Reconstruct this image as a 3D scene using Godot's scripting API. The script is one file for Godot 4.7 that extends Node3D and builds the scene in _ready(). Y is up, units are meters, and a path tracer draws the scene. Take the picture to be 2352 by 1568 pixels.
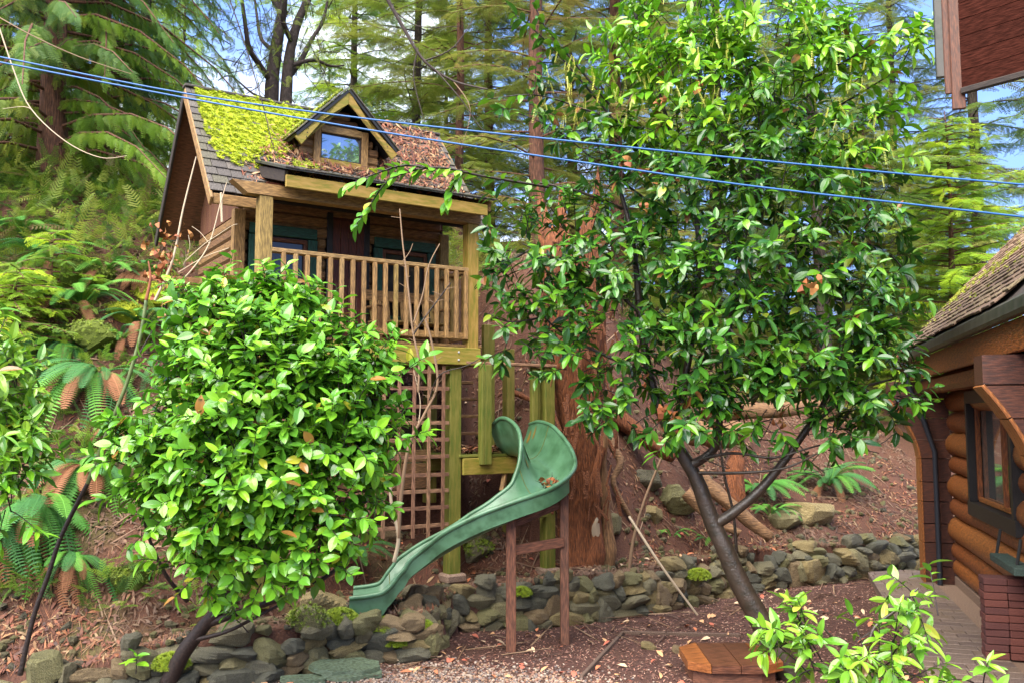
extends Node3D

# Pixel constants of a 2352 x 1568 view, used only to turn measured points into world positions.
const F := 2037.0
const CX := 1176.0
const CY := 784.0
const PITCH := 0.0855
var eye := Vector3(0, 2.3, 0)
var names := {}
var boxes := {}
var rng := RandomNumberGenerator.new()
var lump := FastNoiseLite.new()
var M := {}
var T := {}
var house_o := Vector3(-2.55, 3.15, -9.0)
const TX := 0.8387
const TD := 0.5446


class MB:
	var v := PackedVector3Array()
	var c := PackedColorArray()
	var ix := PackedInt32Array()
	func p(pos: Vector3, col := Color.WHITE) -> int:
		v.push_back(pos)
		c.push_back(col)
		return v.size() - 1
	func f(a: int, b: int, d: int) -> void:
		ix.push_back(a)
		ix.push_back(d)
		ix.push_back(b)
	func q(a: int, b: int, d: int, e: int) -> void:
		f(a, b, d)
		f(a, d, e)
	func mesh(smooth := true) -> ArrayMesh:
		var arr := []
		arr.resize(Mesh.ARRAY_MAX)
		arr[Mesh.ARRAY_VERTEX] = v
		arr[Mesh.ARRAY_COLOR] = c
		arr[Mesh.ARRAY_INDEX] = ix
		if smooth:
			var n := PackedVector3Array()
			n.resize(v.size())
			for i in range(0, ix.size(), 3):
				var a := ix[i]
				var b := ix[i + 2]
				var d := ix[i + 1]
				var g := (v[b] - v[a]).cross(v[d] - v[a])
				n[a] += g
				n[b] += g
				n[d] += g
			for i in n.size():
				n[i] = n[i].normalized() if n[i].length_squared() > 0.0 else Vector3.UP
			arr[Mesh.ARRAY_NORMAL] = n
		var m := ArrayMesh.new()
		m.add_surface_from_arrays(Mesh.PRIMITIVE_TRIANGLES, arr)
		return m
	func tube(pts: Array, radii: Array, sides := 6, col := Color.WHITE, wob := 0.0, seed_ := 1) -> void:
		var n := pts.size()
		var r := RandomNumberGenerator.new()
		r.seed = seed_
		var side := Vector3.ZERO
		var first := v.size()
		for i in n:
			var t: Vector3 = ((pts[mini(i + 1, n - 1)] as Vector3) - (pts[maxi(i - 1, 0)] as Vector3)).normalized()
			if i == 0:
				side = t.cross(Vector3.UP if absf(t.y) < 0.9 else Vector3.RIGHT).normalized()
			else:
				side = (side - t * side.dot(t)).normalized()
			var up := side.cross(t)
			for k in sides:
				var a := TAU * k / sides
				var rr: float = radii[i] * (1.0 + r.randf_range(-wob, wob))
				p(pts[i] + (side * cos(a) + up * sin(a)) * rr, col)
		for i in n - 1:
			for k in sides:
				var a := first + i * sides + k
				var b := first + i * sides + (k + 1) % sides
				q(a, a + sides, b + sides, b)
		var c0 := p(pts[0], col)
		var c1 := p(pts[n - 1], col)
		for k in sides:
			f(c0, first + k, first + (k + 1) % sides)
			f(c1, first + (n - 1) * sides + (k + 1) % sides, first + (n - 1) * sides + k)
	func hull(pts: Array, faces: Array) -> void:
		# flat faces round their common centre, turned outwards
		var mid := Vector3.ZERO
		for x in pts:
			mid += x / pts.size()
		for fc in faces:
			var a: Vector3 = pts[fc[0]]
			var g := ((pts[fc[1]] as Vector3) - a).cross((pts[fc[2]] as Vector3) - a)
			var ids := []
			for k in fc:
				ids.append(p(pts[k]))
			if g.dot(a - mid) < 0.0:
				ids.reverse()
			for k in range(1, ids.size() - 1):
				f(ids[0], ids[k], ids[k + 1])


func at(u: float, v: float, d: float) -> Vector3:
	var a := (u - CX) / F
	var b := (CY - v) / F
	var dir := Vector3(a, sin(PITCH) + b * cos(PITCH), -(cos(PITCH) - b * sin(PITCH)))
	return eye + dir * (d / -dir.z)


func numbered(parent: Node, called: String) -> String:
	var key := "%d/%s" % [parent.get_instance_id(), called]
	var n: int = names.get(key, 0)
	names[key] = n + 1
	return called if n == 0 else "%s_%03d" % [called, n]


func thing(called: String, label: String, category: String, pos := Vector3.ZERO, turn := 0.0, group := "") -> Node3D:
	var o := Node3D.new()
	o.name = numbered(self, called)
	o.position = pos
	o.rotation.y = turn
	add_child(o, true)
	o.set_meta("label", label)
	o.set_meta("category", category)
	if group:
		o.set_meta("group", group)
	return o


func part(parent: Node, called: String, mesh: Mesh, mat: Material, xf := Transform3D()) -> MeshInstance3D:
	var o := MeshInstance3D.new()
	o.name = numbered(parent, called)
	o.mesh = mesh
	o.material_override = mat
	o.transform = xf
	parent.add_child(o, true)
	return o


func single(called: String, mesh: Mesh, mat: Material, xf: Transform3D, label: String, category: String, group := "") -> MeshInstance3D:
	var o := part(self, called, mesh, mat, xf)
	o.set_meta("label", label)
	o.set_meta("category", category)
	if group:
		o.set_meta("group", group)
	return o


func many(parent: Node, called: String, mesh: Mesh, mat: Material, xs: Array, cols: Array) -> MultiMeshInstance3D:
	var mm := MultiMesh.new()
	mm.transform_format = MultiMesh.TRANSFORM_3D
	mm.use_colors = true
	mm.mesh = mesh
	mm.instance_count = xs.size()
	for i in xs.size():
		mm.set_instance_transform(i, xs[i])
		mm.set_instance_color(i, cols[i])
	var o := MultiMeshInstance3D.new()
	o.name = numbered(parent, called)
	o.multimesh = mm
	o.material_override = mat
	o.set_meta("kind", "stuff")
	parent.add_child(o, true)
	return o


func lin(r: float, g: float, b: float) -> Color:
	return Color(r, g, b).linear_to_srgb()


func noise_tex(key: String, kind: int, freq: float, oct: int, lo: Color, hi: Color, size := 512, seed_ := 3, mid := Color(0, 0, 0, 0)) -> void:
	var n := FastNoiseLite.new()
	n.noise_type = kind
	n.frequency = freq
	n.fractal_octaves = oct
	n.fractal_gain = 0.6
	n.seed = seed_
	if kind == FastNoiseLite.TYPE_CELLULAR:
		n.cellular_return_type = FastNoiseLite.RETURN_DISTANCE2_SUB
		n.fractal_type = FastNoiseLite.FRACTAL_NONE
	var g := Gradient.new()
	g.set_color(0, lo)
	g.set_color(1, hi)
	if mid.a > 0.0:
		g.add_point(0.5, mid)
	var t := NoiseTexture2D.new()
	t.width = size
	t.height = size
	t.seamless = true
	t.noise = n
	t.color_ramp = g
	T[key] = t


func mat(key: String, col: Color, rough: float, tex := "", scale := Vector3.ONE, bump := "", cm := 0.0, world := false, spec := 0.5) -> StandardMaterial3D:
	var m := StandardMaterial3D.new()
	m.resource_name = key
	m.albedo_color = col
	m.roughness = rough
	m.metallic_specular = spec
	m.vertex_color_use_as_albedo = true
	if tex:
		m.albedo_texture = T[tex]
	if bump:
		m.heightmap_enabled = true
		m.heightmap_texture = T[bump]
		m.heightmap_scale = cm
	if tex or bump:
		m.uv1_triplanar = true
		m.uv1_world_triplanar = world
		m.uv1_scale = scale
	M[key] = m
	return m


# a family of tints of one material: key_0 ... key_(n-1)
func mats(key: String, cols: Array, rough: float, tex: String, scale: Vector3, bump: String, cm: float) -> void:
	for i in cols.size():
		var m := mat("%s_%d" % [key, i], cols[i], rough, tex, scale, bump, cm)
		m.uv1_offset = Vector3(0.37 * i, 0.61 * i, 0.19 * i)


func pick(key: String, n: int) -> StandardMaterial3D:
	return M["%s_%d" % [key, rng.randi() % n]]


func cbox(size: Vector3, bev := 0.006) -> ArrayMesh:
	var key := "%.3f %.3f %.3f %.4f" % [size.x, size.y, size.z, bev]
	if boxes.has(key):
		return boxes[key]
	var h := size / 2.0
	var b := minf(bev, minf(h.x, minf(h.y, h.z)) * 0.6)
	var pts := []
	for i in 8:
		var s := Vector3(1 if i & 1 else -1, 1 if i & 2 else -1, 1 if i & 4 else -1)
		pts.append(Vector3(s.x * h.x, s.y * (h.y - b), s.z * (h.z - b)))
		pts.append(Vector3(s.x * (h.x - b), s.y * h.y, s.z * (h.z - b)))
		pts.append(Vector3(s.x * (h.x - b), s.y * (h.y - b), s.z * h.z))
	var faces := []
	for ax in 3:
		var o1: int = [2, 1, 1][ax]
		var o2: int = [4, 4, 2][ax]
		var bit: int = [1, 2, 4][ax]
		for s in 2:
			var base := bit * s
			faces.append([base * 3 + ax, (base + o1) * 3 + ax, (base + o1 + o2) * 3 + ax, (base + o2) * 3 + ax])
	for ax in 3: # edges along axis ax
		var bit: int = [1, 2, 4][ax]
		var oth := [[1, 2], [0, 2], [0, 1]][ax] as Array
		var bits := [1, 2, 4]
		for s in 4:
			var base: int = (bits[oth[0]] if s & 1 else 0) + (bits[oth[1]] if s & 2 else 0)
			faces.append([base * 3 + oth[0], base * 3 + oth[1], (base + bit) * 3 + oth[1], (base + bit) * 3 + oth[0]])
	for i in 8:
		faces.append([i * 3, i * 3 + 1, i * 3 + 2])
	var mb := MB.new()
	mb.hull(pts, faces)
	boxes[key] = mb.mesh(false)
	return boxes[key]


# a timber from a to b: hy along up, hz across
func bar(parent: Node, called: String, a: Vector3, b: Vector3, hy: float, hz: float, m: Material, up := Vector3.UP, bev := 0.006) -> MeshInstance3D:
	var x := b - a
	var l := x.length()
	x /= l
	if absf(x.dot(up)) > 0.97:
		up = Vector3.BACK
	var z := x.cross(up).normalized()
	var y := z.cross(x)
	return part(parent, called, cbox(Vector3(l, hy, hz), bev), m, Transform3D(Basis(x, y, z), (a + b) / 2.0))


func slab(poly: Array, thick: Vector3) -> ArrayMesh:
	# a flat polygon given as points, pushed along thick
	var n := poly.size()
	var pts := poly.duplicate()
	for x in poly:
		pts.append(x + thick)
	var faces := [range(n), range(n, 2 * n)]
	for i in n:
		faces.append([i, (i + 1) % n, n + (i + 1) % n, n + i])
	var mb := MB.new()
	mb.hull(pts, faces)
	return mb.mesh(false)


func smooth_line(pts: Array, per := 4) -> Array:
	var out := []
	for i in pts.size() - 1:
		var a: Vector3 = pts[maxi(i - 1, 0)]
		var b: Vector3 = pts[i]
		var c: Vector3 = pts[i + 1]
		var d: Vector3 = pts[mini(i + 2, pts.size() - 1)]
		for k in per:
			out.append(b.cubic_interpolate(c, a, d, float(k) / per))
	out.append(pts[-1])
	return out


func tapered(n: int, r0: float, r1: float) -> Array:
	var out := []
	for i in n:
		out.append(lerpf(r0, r1, float(i) / maxi(n - 1, 1)))
	return out


func pixels(list: Array) -> Array:
	var out := []
	for x in list:
		out.append(at(x[0], x[1], x[2]))
	return out


func limb_mesh(list: Array, r0: float, r1: float, sides := 7, wob := 0.06, per := 4) -> ArrayMesh:
	var pts := smooth_line(list, per)
	var mb := MB.new()
	mb.tube(pts, tapered(pts.size(), r0, r1), sides, Color.WHITE, wob, rng.randi())
	return mb.mesh()


func tab(t: Array, x: float) -> float:
	if x <= t[0][0]:
		return t[0][1]
	for i in t.size() - 1:
		if x <= t[i + 1][0]:
			return lerpf(t[i][1], t[i + 1][1], (x - t[i][0]) / (t[i + 1][0] - t[i][0]))
	return t[-1][1]


const WALL := [[-14.0, 7.2], [-5.0, 7.5], [-3.24, 7.75], [-2.2, 8.0], [-1.6, 8.4], [-1.2, 8.6], [-0.8, 8.65], [-0.6, 9.75], [0.36, 10.0], [1.69, 10.65], [3.1, 12.05], [4.5, 12.65], [6.2, 13.3], [12.0, 16.0], [60.0, 60.0]]
const RISE := [[-14.0, 0.15], [-3.7, 0.15], [-2.9, 0.36], [-0.7, 0.4], [0.2, 0.46], [3.0, 0.48], [6.0, 0.46]]
const FLAT := [[-6.0, 0.1], [-3.4, 0.35], [-1.6, 1.7], [-0.6, 1.5], [0.3, 0.9], [2.0, 0.9], [4.0, 0.5], [8.0, 0.5]]
const SLOPE := [[-6.0, 1.0], [-4.0, 0.98], [-2.5, 0.95], [-1.0, 1.3], [0.3, 1.7], [1.5, 1.15], [3.0, 0.75], [5.0, 0.52], [9.0, 0.4]]
const TOP := [[-8.0, 6.0], [-4.0, 5.0], [-2.0, 4.3], [0.0, 4.4], [2.0, 4.0], [5.0, 3.8], [10.0, 4.0]]


func local_s(x: float, d: float) -> float:
	return (x + 2.55) * TX + (d - 9.0) * TD


func local_r(x: float, d: float) -> float:
	return -(x + 2.55) * TD + (d - 9.0) * TX


func ground(x: float, d: float) -> float:
	var q := d - tab(WALL, x)
	if q < 0.12:
		return lump.get_noise_2d(x * 60.0, d * 60.0) * 0.035 + lump.get_noise_2d(x * 400.0, d * 400.0) * 0.008
	var rise := maxf(0.0, q - tab(FLAT, x)) * tab(SLOPE, x)
	var most := tab(TOP, x)
	var k := 0.8
	var h := clampf(0.5 + 0.5 * (most - rise) / k, 0.0, 1.0)
	var y := lerpf(most, rise, h) - k * h * (1.0 - h)
	y = maxf(y, 0.0) + maxf(0.0, q - 9.0) * 0.03
	y += tab(RISE, x) + (lump.get_noise_2d(x * 55.0, d * 55.0) * 0.16 + lump.get_noise_2d(x * 220.0, d * 220.0) * 0.05) * clampf(q, 0.25, 1.5)
	var s := local_s(x, d)
	var r := local_r(x, d)
	if s > -0.1 and s < 3.7 and r > 0.1 and r < 2.75:
		if r < 1.1 and s < 3.65:
			y = minf(y, 0.55 + r * 0.3)
		elif s < 2.75:
			y = minf(y, 2.85)
	return y


func on_ground(x: float, d: float) -> Vector3:
	return Vector3(x, ground(x, d), -d)


func ground_normal(x: float, d: float) -> Vector3:
	var e := 0.08
	return Vector3(ground(x - e, d) - ground(x + e, d), 2.0 * e, ground(x, d + e) - ground(x, d - e)).normalized()


# frame with y along n and x along a random or given heading
func frame(pos: Vector3, n: Vector3, turn: float, scale: Vector3) -> Transform3D:
	var x := n.cross(Vector3(cos(turn), 0.02, sin(turn))).normalized()
	var z := x.cross(n)
	return Transform3D(Basis(x * scale.x, n * scale.y, z * scale.z), pos)


func rock_mesh(seed_: int, sub := 3, planes := 7, jitter := 0.05) -> ArrayMesh:
	var r := RandomNumberGenerator.new()
	r.seed = seed_
	var cuts := []
	for i in planes:
		var n := Vector3(r.randfn(), r.randfn(), r.randfn()).normalized()
		cuts.append([n, r.randf_range(0.3, 0.46)])
	var mb := MB.new()
	var seen := {}
	for ax in 3:
		for s in [-1.0, 1.0]:
			var grid := []
			for i in sub + 1:
				var row := []
				for j in sub + 1:
					var d := Vector3.ZERO
					d[ax] = s
					d[(ax + 1) % 3] = -1.0 + 2.0 * i / sub
					d[(ax + 2) % 3] = -1.0 + 2.0 * j / sub
					var k := "%.2f %.2f %.2f" % [d.x, d.y, d.z]
					if not seen.has(k):
						var n := d.normalized()
						var rad := 0.62
						for a in 3:
							rad = minf(rad, 0.5 / maxf(absf(n[a]), 0.01))
						for c in cuts:
							var e: float = n.dot(c[0])
							if e > 0.05:
								rad = minf(rad, c[1] / e)
						rad *= 1.0 + r.randf_range(-jitter, jitter) + 0.06 * lump.get_noise_3d(n.x * 130.0 + seed_ * 7.0, n.y * 130.0, n.z * 130.0)
						seen[k] = mb.p(n * rad)
					row.append(seen[k])
				grid.append(row)
			for i in sub:
				for j in sub:
					if s > 0:
						mb.q(grid[i][j], grid[i + 1][j], grid[i + 1][j + 1], grid[i][j + 1])
					else:
						mb.q(grid[i][j], grid[i][j + 1], grid[i + 1][j + 1], grid[i + 1][j])
	return mb.mesh(false)


func leaf_mesh(wid: float, fold: float, curl: float, wave: float, seed_: int) -> ArrayMesh:
	var r := RandomNumberGenerator.new()
	r.seed = seed_
	var mb := MB.new()
	var cols := [-1.0, -0.13, 0.0, 0.13, 1.0]
	var segs := 6
	for i in segs + 1:
		var t := float(i) / segs
		var w := wid * pow(sin(PI * pow(clampf(t, 0.015, 0.985), 0.9)), 0.75)
		for k in 5:
			var e: float = cols[k]
			var y := -curl * t * t + fold * absf(e) * w + (r.randf_range(-wave, wave) if absf(e) > 0.5 else 0.0) - (0.006 if k == 2 else 0.0)
			mb.p(Vector3(t, y, e * w), Color(1.5, 1.45, 1.5) if k == 2 else Color.WHITE)
	for i in segs:
		for k in 4:
			var a := i * 5 + k
			mb.q(a, a + 1, a + 6, a + 5)
	return mb.mesh()


func leaf_frame(pos: Vector3, dir: Vector3, up: Vector3, size: float, wide := 1.0) -> Transform3D:
	var x := dir.normalized()
	var z := x.cross(up)
	if z.length() < 0.05:
		z = x.cross(Vector3(0.3, 0.2, 0.9))
	z = z.normalized()
	var y := z.cross(x)
	return Transform3D(Basis(x * size, y * size, z * size * wide), pos)


func rand_dir() -> Vector3:
	return Vector3(rng.randfn(), rng.randfn(), rng.randfn()).normalized()


func _ready() -> void:
	rng.seed = 11
	lump.seed = 5
	lump.frequency = 0.01
	lump.fractal_octaves = 3
	var cam := Camera3D.new()
	cam.name = "camera"
	cam.position = eye
	cam.rotation.x = PITCH
	cam.fov = rad_to_deg(2.0 * atan(784.0 / F))
	cam.near = 0.05
	cam.far = 600.0
	cam.current = true
	add_child(cam)
	make_sky()
	var sun := DirectionalLight3D.new()
	sun.name = "sun"
	sun.light_energy = 0.44
	sun.light_color = Color(1.0, 0.965, 0.91)
	sun.light_angular_distance = 75.0
	sun.shadow_enabled = true
	sun.rotation_degrees = Vector3(-56, -28, 0)
	add_child(sun)
	make_materials()
	make_ground()
	make_house()
	make_cabin()
	make_walls()
	make_forest()
	make_slide()
	make_laurels()
	make_hillside()
	make_yard()
	make_small()


func make_sky() -> void:
	var n := FastNoiseLite.new()
	n.seed = 25
	n.frequency = 1.15
	n.fractal_octaves = 5
	n.fractal_gain = 0.52
	var w := 1024
	var h := 512
	var im := Image.create_empty(w, h, false, Image.FORMAT_RGBAF)
	for j in h:
		var el := (0.5 - (j + 0.5) / h) * PI
		for i in w:
			var az := (i + 0.5) / w * TAU
			var d := Vector3(cos(el) * sin(az), sin(el), cos(el) * cos(az))
			var e := maxf(d.y, 0.0)
			var blue := Color(0.17, 0.30, 0.66).lerp(Color(0.13, 0.24, 0.60), clampf(e * 1.3, 0.0, 1.0))
			blue = blue.lerp(Color(0.27, 0.40, 0.76), exp(-e * 7.0) * 0.6)
			var c := n.get_noise_3d(d.x * 1.6 + 3.7, d.y * 2.6 + 1.295, d.z * 1.6)
			var cl := smoothstep(-0.05, 0.32, c)
			var lit := 0.62 + 0.5 * n.get_noise_3d(d.x * 5.0 + 7.0, d.y * 7.0, d.z * 5.0)
			var col := blue.lerp(Color(0.72, 0.76, 0.84) * (0.75 + 0.5 * lit), cl * 0.92)
			if d.y < 0.0:
				col = Color(0.12, 0.12, 0.1)
			im.set_pixel(i, j, Color(col.r, col.g, col.b, 1.0))
	var sm := PanoramaSkyMaterial.new()
	sm.panorama = ImageTexture.create_from_image(im)
	sm.energy_multiplier = 0.235
	var sky := Sky.new()
	sky.sky_material = sm
	var env := Environment.new()
	env.background_mode = Environment.BG_SKY
	env.sky = sky
	env.tonemap_mode = Environment.TONE_MAPPER_LINEAR
	env.tonemap_exposure = 12.5
	env.sdfgi_enabled = true
	env.ssao_enabled = true
	env.ssil_enabled = true
	var we := WorldEnvironment.new()
	we.name = "environment"
	we.environment = env
	add_child(we)


func make_materials() -> void:
	var S := FastNoiseLite.TYPE_SIMPLEX_SMOOTH
	var C := FastNoiseLite.TYPE_CELLULAR
	noise_tex("grain", S, 0.018, 5, Color(0.42, 0.4, 0.38), Color(1, 1, 1), 512, 3)
	noise_tex("algae", S, 0.008, 5, Color(0.62, 0.78, 0.3), Color(1, 1, 1), 512, 4, Color(0.86, 0.88, 0.66))
	noise_tex("soil", S, 0.03, 5, Color(0.45, 0.38, 0.36), Color(1, 0.98, 0.95), 1024, 5, Color(0.78, 0.7, 0.66))
	noise_tex("stone", S, 0.012, 6, Color(0.28, 0.27, 0.24), Color(1, 1, 1), 1024, 6, Color(0.8, 0.78, 0.62))
	noise_tex("bark", S, 0.02, 5, Color(0.3, 0.27, 0.25), Color(1, 1, 1), 512, 7)
	noise_tex("smear", S, 0.005, 4, Color(0.55, 0.62, 0.52), Color(1, 1, 1), 512, 8, Color(0.9, 0.92, 0.88))
	noise_tex("leafy", S, 0.01, 3, Color(0.8, 0.85, 0.7), Color(1, 1, 1), 256, 9)
	noise_tex("mossy", S, 0.02, 5, Color(0.5, 0.55, 0.3), Color(1, 1, 1), 512, 10)
	noise_tex("lichen", C, 0.02, 1, Color(0.55, 0.5, 0.45), Color(1, 1, 1), 512, 12)
	var along := Vector3(0.9, 9, 9)
	# timber (long axis is x)
	mats("porch", [lin(0.50, 0.29, 0.10), lin(0.45, 0.26, 0.09), lin(0.54, 0.34, 0.13), lin(0.46, 0.31, 0.085)], 0.7, "grain", along, "grain", 0.25)
	mats("mossed", [lin(0.165, 0.15, 0.026), lin(0.20, 0.16, 0.04), lin(0.15, 0.15, 0.024)], 0.75, "algae", Vector3(0.7, 4, 4), "grain", 0.25)
	mats("beam", [lin(0.30, 0.22, 0.048), lin(0.34, 0.21, 0.055)], 0.7, "algae", Vector3(0.8, 4, 4), "grain", 0.2)
	mats("logsiding", [lin(0.38, 0.20, 0.075), lin(0.33, 0.17, 0.07), lin(0.43, 0.24, 0.09), lin(0.30, 0.15, 0.06)], 0.75, "grain", along, "grain", 0.4)
	mats("gable", [lin(0.24, 0.09, 0.045), lin(0.27, 0.11, 0.05)], 0.75, "grain", along, "grain", 0.2)
	mats("trellis", [lin(0.38, 0.19, 0.11), lin(0.44, 0.24, 0.13), lin(0.33, 0.16, 0.09)], 0.75, "grain", along, "grain", 0.3)
	mats("redpost", [lin(0.24, 0.09, 0.045), lin(0.21, 0.085, 0.045)], 0.7, "grain", Vector3(0.7, 6, 6), "grain", 0.25)
	mats("bracket", [lin(0.15, 0.045, 0.02), lin(0.12, 0.036, 0.018)], 0.55, "grain", Vector3(6, 6, 0.8), "grain", 0.15)
	mats("cabinlog", [lin(0.46, 0.15, 0.03), lin(0.40, 0.12, 0.026), lin(0.50, 0.175, 0.036), lin(0.37, 0.11, 0.026)], 0.5, "grain", Vector3(0.8, 6, 6), "grain", 0.3)
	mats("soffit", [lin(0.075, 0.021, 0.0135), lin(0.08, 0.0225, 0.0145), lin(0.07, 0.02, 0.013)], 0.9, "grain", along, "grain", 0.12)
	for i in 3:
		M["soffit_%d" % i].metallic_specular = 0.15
	mats("lid", [lin(0.38, 0.13, 0.035), lin(0.16, 0.06, 0.03), lin(0.34, 0.11, 0.03)], 0.35, "grain", Vector3(0.8, 6, 6), "grain", 0.25)
	mats("shingle", [lin(0.13, 0.115, 0.10), lin(0.16, 0.14, 0.12), lin(0.11, 0.095, 0.085), lin(0.14, 0.13, 0.085)], 0.8, "grain", Vector3(5, 5, 5), "grain", 0.3)
	mats("shake", [lin(0.26, 0.17, 0.11), lin(0.22, 0.14, 0.09), lin(0.31, 0.22, 0.14), lin(0.25, 0.19, 0.10), lin(0.19, 0.12, 0.085)], 0.85, "grain", Vector3(9, 9, 2), "grain", 0.4)
	mat("gable_trim", lin(0.17, 0.055, 0.02), 0.6, "grain", along, "grain", 0.12)
	mat("green_paint", lin(0.02, 0.13, 0.085), 0.6, "grain", along, "grain", 0.1)
	mat("door_red", lin(0.16, 0.035, 0.018), 0.55, "grain", along, "grain", 0.1)
	mat("dark_wood", lin(0.045, 0.03, 0.022), 0.8, "grain", along, "grain", 0.2)
	mat("black_trim", lin(0.022, 0.02, 0.02), 0.5, "grain", along, "grain", 0.1)
	mat("gutter", lin(0.05, 0.045, 0.037), 0.5, "smear", Vector3(2, 2, 2))
	mat("downpipe", lin(0.014, 0.018, 0.026), 0.45)
	var gl := mat("glass", lin(0.35, 0.42, 0.5), 0.03)
	gl.metallic = 0.85
	var gd := mat("dark_glass", lin(0.03, 0.03, 0.03), 0.04)
	gd.metallic = 0.0
	var gc := mat("cabin_glass", lin(0.3, 0.3, 0.28), 0.04)
	gc.metallic = 0.8
	mat("slide", lin(0.085, 0.195, 0.11), 0.33, "smear", Vector3(1.3, 1.3, 1.3), "soil", 0.05)
	mat("slide_stain", lin(0.20, 0.12, 0.02), 0.5)
	mat("cord", lin(0.008, 0.085, 0.26), 0.5)
	mat("iron", lin(0.012, 0.012, 0.012), 0.5)
	mat("steel", lin(0.4, 0.4, 0.38), 0.4)
	mat("teal_board", lin(0.06, 0.11, 0.09), 0.7, "grain", along, "grain", 0.3)
	mat("slate", lin(0.13, 0.19, 0.165), 0.55, "stone", Vector3(2, 6, 2), "stone", 0.4)
	mats("rock", [lin(0.27, 0.25, 0.20), lin(0.34, 0.31, 0.21), lin(0.21, 0.205, 0.19), lin(0.27, 0.26, 0.15), lin(0.40, 0.32, 0.19), lin(0.15, 0.155, 0.155), lin(0.34, 0.25, 0.18)], 0.7, "stone", Vector3(2.2, 2.2, 2.2), "stone", 3.0)
	mats("brick", [lin(0.17, 0.06, 0.05), lin(0.20, 0.07, 0.055), lin(0.14, 0.052, 0.048)], 0.8, "soil", Vector3(3, 3, 3), "soil", 0.2)
	mats("paver", [lin(0.23, 0.205, 0.18), lin(0.26, 0.23, 0.20), lin(0.20, 0.175, 0.16), lin(0.24, 0.21, 0.17)], 0.65, "soil", Vector3(2, 2, 2), "soil", 0.35)
	mat("concrete", lin(0.33, 0.27, 0.21), 0.8, "soil", Vector3(1.5, 1.5, 1.5), "soil", 0.3)
	mat("soil_ground", Color.WHITE, 0.85, "soil", Vector3(1.1, 1.1, 1.1), "soil", 2.5, true)
	mat("bark_laurel", lin(0.042, 0.028, 0.02), 0.4, "smear", Vector3(3, 3, 3), "bark", 0.5)
	mat("bark_bush", lin(0.045, 0.026, 0.018), 0.6, "bark", Vector3(3, 3, 3), "bark", 0.5)
	mat("bark_cedar", lin(0.27, 0.115, 0.06), 0.85, "bark", Vector3(3.5, 0.5, 3.5), "bark", 3.0)
	mat("bark_grey", lin(0.13, 0.095, 0.07), 0.85, "bark", Vector3(3, 0.6, 3), "bark", 2.5)
	mat("bark_dark", lin(0.075, 0.052, 0.045), 0.8, "lichen", Vector3(1.5, 0.8, 1.5), "bark", 2.0)
	mat("rotwood", lin(0.52, 0.17, 0.05), 0.85, "bark", Vector3(6, 0.6, 6), "bark", 6.0)
	mat("palewood", lin(0.5, 0.27, 0.11), 0.75, "bark", Vector3(5, 0.5, 5), "bark", 1.5)
	mat("oldlog", lin(0.42, 0.23, 0.10), 0.8, "bark", Vector3(0.6, 5, 5), "bark", 2.0)
	mat("twig", lin(0.20, 0.125, 0.07), 0.7)
	mat("twig_pale", lin(0.42, 0.33, 0.22), 0.7)
	mat("twig_green", lin(0.13, 0.17, 0.06), 0.55, "smear", Vector3(2, 2, 2))
	mat("moss", lin(0.42, 0.46, 0.01), 0.95, "mossy", Vector3(3, 3, 3), "mossy", 2.0)
	mat("moss_dark", lin(0.15, 0.19, 0.02), 0.95, "mossy", Vector3(3, 3, 3), "mossy", 2.0)
	mat("litter", Color.WHITE, 0.7)
	mat("rock_tint", Color.WHITE, 0.75, "stone", Vector3(2, 2, 2), "stone", 2.0)
	for k in [["leaf", 0.26, 0.6], ["spray", 0.5, 1.0]]:
		var m := mat(k[0], Color.WHITE, k[1])
		m.backlight_enabled = true
		m.backlight = Color(k[2], k[2], k[2])
		m.metallic_specular = 0.5 if k[0] == "leaf" else 0.4
	# tints for single leaves: palette name_0..5
	for pal in PAL:
		for i in PAL[pal].size():
			var c: Color = PAL[pal][i]
			var m := mat("leaf_%s_%d" % [pal, i], c.linear_to_srgb(), 0.22)
			m.metallic_specular = 0.5
			m.backlight_enabled = true
			m.backlight = Color(0.6, 0.6, 0.6)
	for i in 3:
		var m := mat("fern_%d" % i, [lin(0.06, 0.20, 0.03), lin(0.10, 0.27, 0.035), lin(0.05, 0.16, 0.045)][i], 0.62)
		m.metallic_specular = 0.32
		m.backlight_enabled = true
		m.backlight = Color(0.6, 0.6, 0.6)
	mat("fern_dead", lin(0.20, 0.08, 0.03), 0.8)
	mats("rust_leaf", [lin(0.34, 0.10, 0.03), lin(0.26, 0.07, 0.03), lin(0.42, 0.17, 0.05)], 0.7, "leafy", Vector3(3, 3, 3), "", 0.0)


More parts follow.
